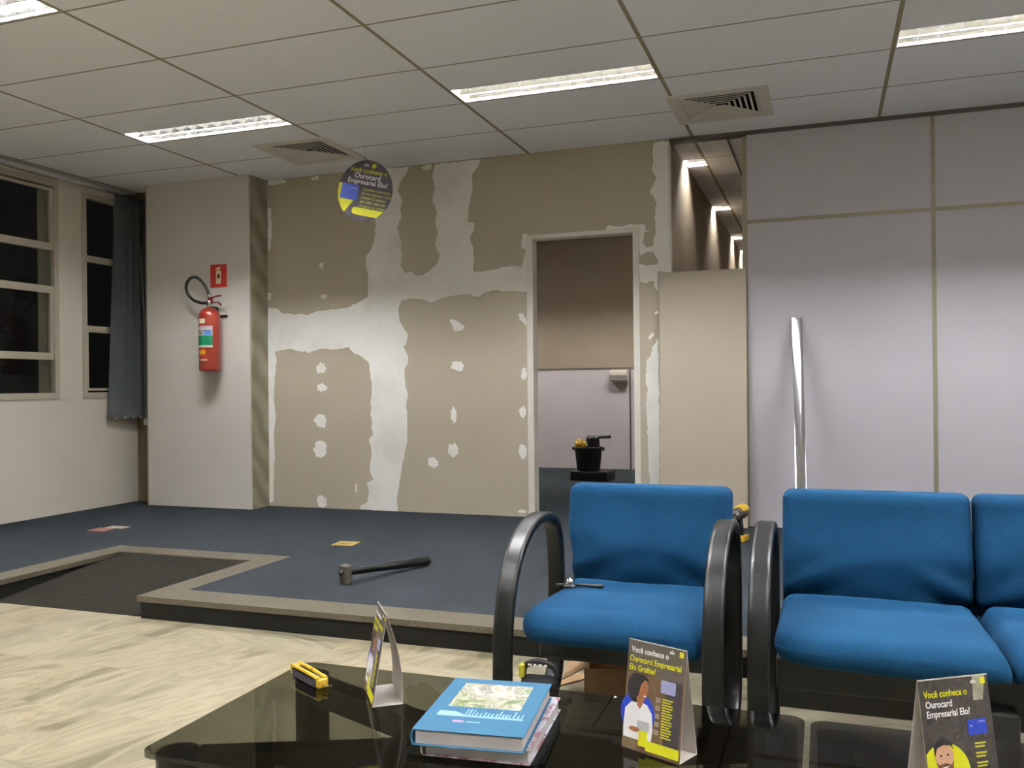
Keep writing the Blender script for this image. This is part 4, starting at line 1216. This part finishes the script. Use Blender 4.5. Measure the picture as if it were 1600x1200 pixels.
while x < 0.09:
    hgt = rnd.choice([0.020, 0.026, 0.036]); w_ = rnd.uniform(0.002, 0.004)
    bars.append([(x, -0.070), (x + w_, -0.070), (x + w_ + 0.001, -0.070 + hgt), (x + 0.001, -0.070 + hgt)])
    x += w_ + rnd.uniform(0.003, 0.006)
on(bars, 'title', M['pale_blue'], cv, B0, BX, BY, BZ, 0.0004, 0.0003)
on(rrect(-0.045, -0.022, -0.105, -0.096, 0.003, 3), 'publisher_mark', M['pink_print'], cv, B0, BX, BY, BZ, 0, 0.0003)
on(rrect(-0.018, 0.012, -0.103, -0.098, 0.002, 3), 'publisher_line', M['pale_blue'], cv, B0, BX, BY, BZ, 0, 0.0003)

# ------------------------------------------------------------------ folded table cards
def tent_card(label, fl, fr, depth, height, design, sag=0.0):
    """fl, fr: left and right foot of the printed face (seen from its front)"""
    fl, fr = Vector((fl[0], fl[1], 0)), Vector((fr[0], fr[1], 0))
    d = (fr - fl).normalized(); nrm = Vector((d.y, -d.x, 0))   # towards the reader
    w = (fr - fl).length
    ang = math.atan2(d.y, d.x)
    root = empty('tent_card', label, 'table card', (fl + d * w / 2).to_tuple()[:2] + (ZT + 0.0006,), ang, 'folded advertising cards on the coffee tables')
    t = 0.0008
    # local frame: x along the face, -y towards the reader
    up = Vector((0, depth / 2, height)); L = up.length; Vv = up.normalized(); X = Vector((1, 0, 0)); Nn = Vector((0, -Vv.z, Vv.y))
    O = Vector((-w / 2, 0, 0.0))
    b = new(); prism(b, [(0, 0), (w, 0), (w, L), (0, L)], O - Nn * t, X, Vv, Nn, t)
    fp = obj('front_panel', b, M['white_paper'], root)
    b = new(); n = 10; prof = []
    for k in range(n + 1):
        f = k / n
        prof.append((depth - depth / 2 * f + sag * math.sin(PI * f), height * f))
    poly = prof + [(y - 0.0009, z) for y, z in prof[::-1]]
    prism(b, poly, (-w / 2, 0, 0), (0, 1, 0), (0, 0, 1), (1, 0, 0), w)
    obj('back_panel', b, M['white_paper'], root)
    b = new(); box(b, -w / 2, w / 2, 0.001, depth - 0.001, 0.0, 0.0009)
    obj('base_panel', b, M['white_paper'], root)
    design(fp, O, X, Vv, Nn, w, L)
    return root
def design_woman(fp, O, U_, V_, N_, w, L):
    k = dict(o=O, u=U_, v=V_, n=N_)
    def P(poly, name, mat, lift, par=fp): return on(poly, name, mat, par, O, U_, V_, N_, lift, 0.0002)
    def TT(s, size, u, v, mat, bold=0.02): text('lettering', s, size, O + U_ * u + V_ * v + N_ * 0.0012, U_, V_, N_, mat, fp, 0.0001, 'LEFT', 0.83, bold)
    P([(0.0, 0.0), (w, 0), (w, L), (0, L)], 'photo_print', M['photo_brown'], 0.0)
    P([(0, L * .70), (w, L * .70), (w, L), (0, L)], 'grey_header', simple('grey_header_print', rgb(88, 80, 70), 0.45, var=0.12, scale=20), 0.0002)
    P([(w * .70, 0.02), (w * .97, 0.02), (w * .97, L * .70), (w * .72, L * .70)], 'dark_field', M['dark_print'], 0.0002)
    P(circle(w * .24, L * .34, w * .30, n=40), 'blue_circle', M['royal'], 0.0003)
    P([(w * .02, 0.022), (w * .50, 0.022), (w * .52, L * .22), (w * .49, L * .36), (w * .40, L * .43), (w * .27, L * .45), (w * .12, L * .43), (w * .02, L * .36), (0.001, L * .2)], 'white_shirt', M['white_print'], 0.0006)
    P([(w * .23, L * .40), (w * .30, L * .40), (w * .35, L * .48), (w * .39, L * .52), (w * .40, L * .60), (w * .36, L * .655), (w * .24, L * .66), (w * .20, L * .50)], 'face', M['skin_print'], 0.0009)
    P(circle(w * .185, L * .565, w * .15, L * .135, 26), 'curly_hair', M['hair_print'], 0.0008)
    P([(w * .16, L * .62), (w * .20, L * .685), (w * .30, L * .70), (w * .385, L * .665), (w * .40, L * .64), (w * .33, L * .65), (w * .27, L * .60), (w * .235, L * .50), (w * .15, L * .44), (w * .1, L * .5)], 'curly_fringe', M['hair_print'], 0.0012)
    P([(w * .30, L * .50), (w * .30, L * .40), (w * .27, L * .38), (w * .22, L * .44)], 'neck', M['skin_print'], 0.0010)
    P(circle(w * .335, L * .585, w * .012, L * .006, 8), 'eye', M['hair_print'], 0.0014)
    P([(w * .315, L * .505), (w * .37, L * .515), (w * .365, L * .497)], 'mouth', M['white_print'], 0.0014)
    P(rrect(w * .25, w * .46, L * .19, L * .28, 0.003, 3), 'tablet', simple('grey_tablet_print', rgb(178, 180, 180), 0.4), 0.0012)
    P(circle(w * .21, L * .19, w * .10, L * .022, 20), 'hands', M['skin_print'], 0.0013)
    P(rrect(w * .61, w * .86, L * .575, L * .69, 0.003, 3), 'printed_card', M['lilac_print'], 0.0008)
    P([rrect(w * .54, w * .62, L * (.50 - i * .072) - .004, L * (.50 - i * .072) + .006, .001, 2) for i in range(5)], 'icons', simple('icon_print', rgb(150, 134, 116), 0.5), 0.0008)
    P([rrect(w * .65, w * (.83 - .03 * (j % 2)), L * (.515 - i * .072) - j * 0.0052, L * (.515 - i * .072) - j * 0.0052 + 0.0028, .0006, 2) for i in range(5) for j in range(3)], 'printed_lines', M['yellow_dim'], 0.0008)
    P([(w * .42, 0.006), (w * .98, 0.006), (w * .98, 0.026), (w * .42, 0.026)], 'yellow_strip', M['yellow_print'], 0.0012)
    P(rrect(w * .29, w * .44, 0.012, 0.042, .001, 2), 'yellow_square', M['yellow_print'], 0.0014)
    TT('Você conhece o', 0.0165, w * .06, L * .885, M['white_print'])
    TT('Ourocard Empresarial', 0.0165, w * .04, L * .80, M['yellow_print'])
    TT('Elo Grafite?', 0.0165, w * .04, L * .72, M['yellow_print'])
    TT('elo', 0.011, w * .72, L * .94, M['white_print'])
    P(rrect(w * .885, w * .955, L * .925, L * .975, .0015, 3), 'yellow_badge', M['yellow_print'], 0.0008)
def design_man(fp, O, U_, V_, N_, w, L):
    def P(poly, name, mat, lift, par=fp): return on(poly, name, mat, par, O, U_, V_, N_, lift, 0.0002)
    def TT(s, size, u, v, mat, bold=0.02): text('lettering', s, size, O + U_ * u + V_ * v + N_ * 0.0012, U_, V_, N_, mat, fp, 0.0001, 'LEFT', 0.83, bold)
    P([(0.0, 0.0), (w, 0), (w, L), (0, L)], 'photo_print', M['photo_shelf'], 0.0)
    P([(w * .76, L * .80), (w * .90, L * .80), (w * .96, L * .99), (w * .78, L * .99)], 'lit_doorway', simple('pale_photo_print', rgb(150, 146, 128), 0.45, var=0.2, scale=40), 0.0002)
    P(circle(w * .26, L * .27, w * .34, n=44, a0=-72, a1=150) + [(0.001, L * .42), (0.001, L * .14)], 'yellow_circle', M['yellow_print'], 0.0004)
    P([(0.001, L * .02), (w * .66, L * .02), (w * .62, L * .17), (w * .44, L * .25), (w * .30, L * .20), (w * .12, L * .25), (0.001, L * .21)], 'brown_jacket', M['jacket_print'], 0.0007)
    P(circle(w * .255, L * .385, w * .125, L * .115, 26), 'face', M['skin_light'], 0.0009)
    P([(w * .13, L * .36), (w * .17, L * .335), (w * .26, L * .345), (w * .34, L * .33), (w * .375, L * .36), (w * .36, L * .29), (w * .28, L * .245), (w * .19, L * .27)], 'beard', M['beard_print'], 0.0011)
    P([(w * .20, L * .325), (w * .25, L * .318), (w * .31, L * .323), (w * .255, L * .303)], 'smile', M['white_print'], 0.0013)
    P([(w * .12, L * .40), (w * .115, L * .48), (w * .17, L * .52), (w * .28, L * .53), (w * .37, L * .50), (w * .385, L * .44), (w * .355, L * .475), (w * .25, L * .485), (w * .16, L * .465)], 'hair', M['hair_print'], 0.0013)
    P([circle(w * .205, L * .405, w * .018, L * .008, 10), circle(w * .30, L * .408, w * .018, L * .008, 10)], 'eyes', M['hair_print'], 0.0013)
    cd = P(rrect(w * .63, w * .90, L * .535, L * .655, 0.003, 3), 'printed_card', M['royal'], 0.0008)
    P(rrect(w * .78, w * .88, L * .63, L * .638, .0006, 2), 'card_stripe', M['lilac_print'], 0.0012)
    P(circle(w * .68, L * .605, w * .014, n=8), 'card_chip', M['lilac_print'], 0.0012)
    P([rrect(w * .70, w * (.86 - .02 * (j % 2)), L * (.46 - i * .075) - j * 0.0056, L * (.46 - i * .075) - j * 0.0056 + 0.003, .0006, 2) for i in range(5) for j in range(2)], 'printed_lines', M['yellow_dim'], 0.0008)
    TT('Você conhece o', 0.0165, w * .06, L * .855, M['yellow_print'])
    TT('Ourocard', 0.0165, w * .07, L * .775, M['white_print'])
    TT('Empresarial Elo?', 0.0165, w * .07, L * .70, M['white_print'])
    TT('elo', 0.011, w * .74, L * .935, M['white_print'])
    P(rrect(w * .885, w * .955, L * .925, L * .975, .0015, 3), 'yellow_badge', M['yellow_print'], 0.0008)
tent_card('folded table card standing alone near the utility knife, its open white side turned to us', (-1.083, 1.923), (-0.996, 1.806), 0.072, 0.210, design_woman, 0.012)
tent_card('folded table card picturing a woman in a white shirt, right of the blue book', (-0.401, 1.774), (-0.274, 1.720), 0.066, 0.215, design_woman)
_d = Vector((0.834, 0.55)); _c = Vector((0.149, 1.70)) + Vector((0.55, -0.834)) * 0.035
tent_card('folded table card picturing a bearded man on a yellow circle, on the right-hand table', (_c.x, _c.y), (_c.x + _d.x * .146, _c.y + _d.y * .146), 0.070, 0.215, design_man)
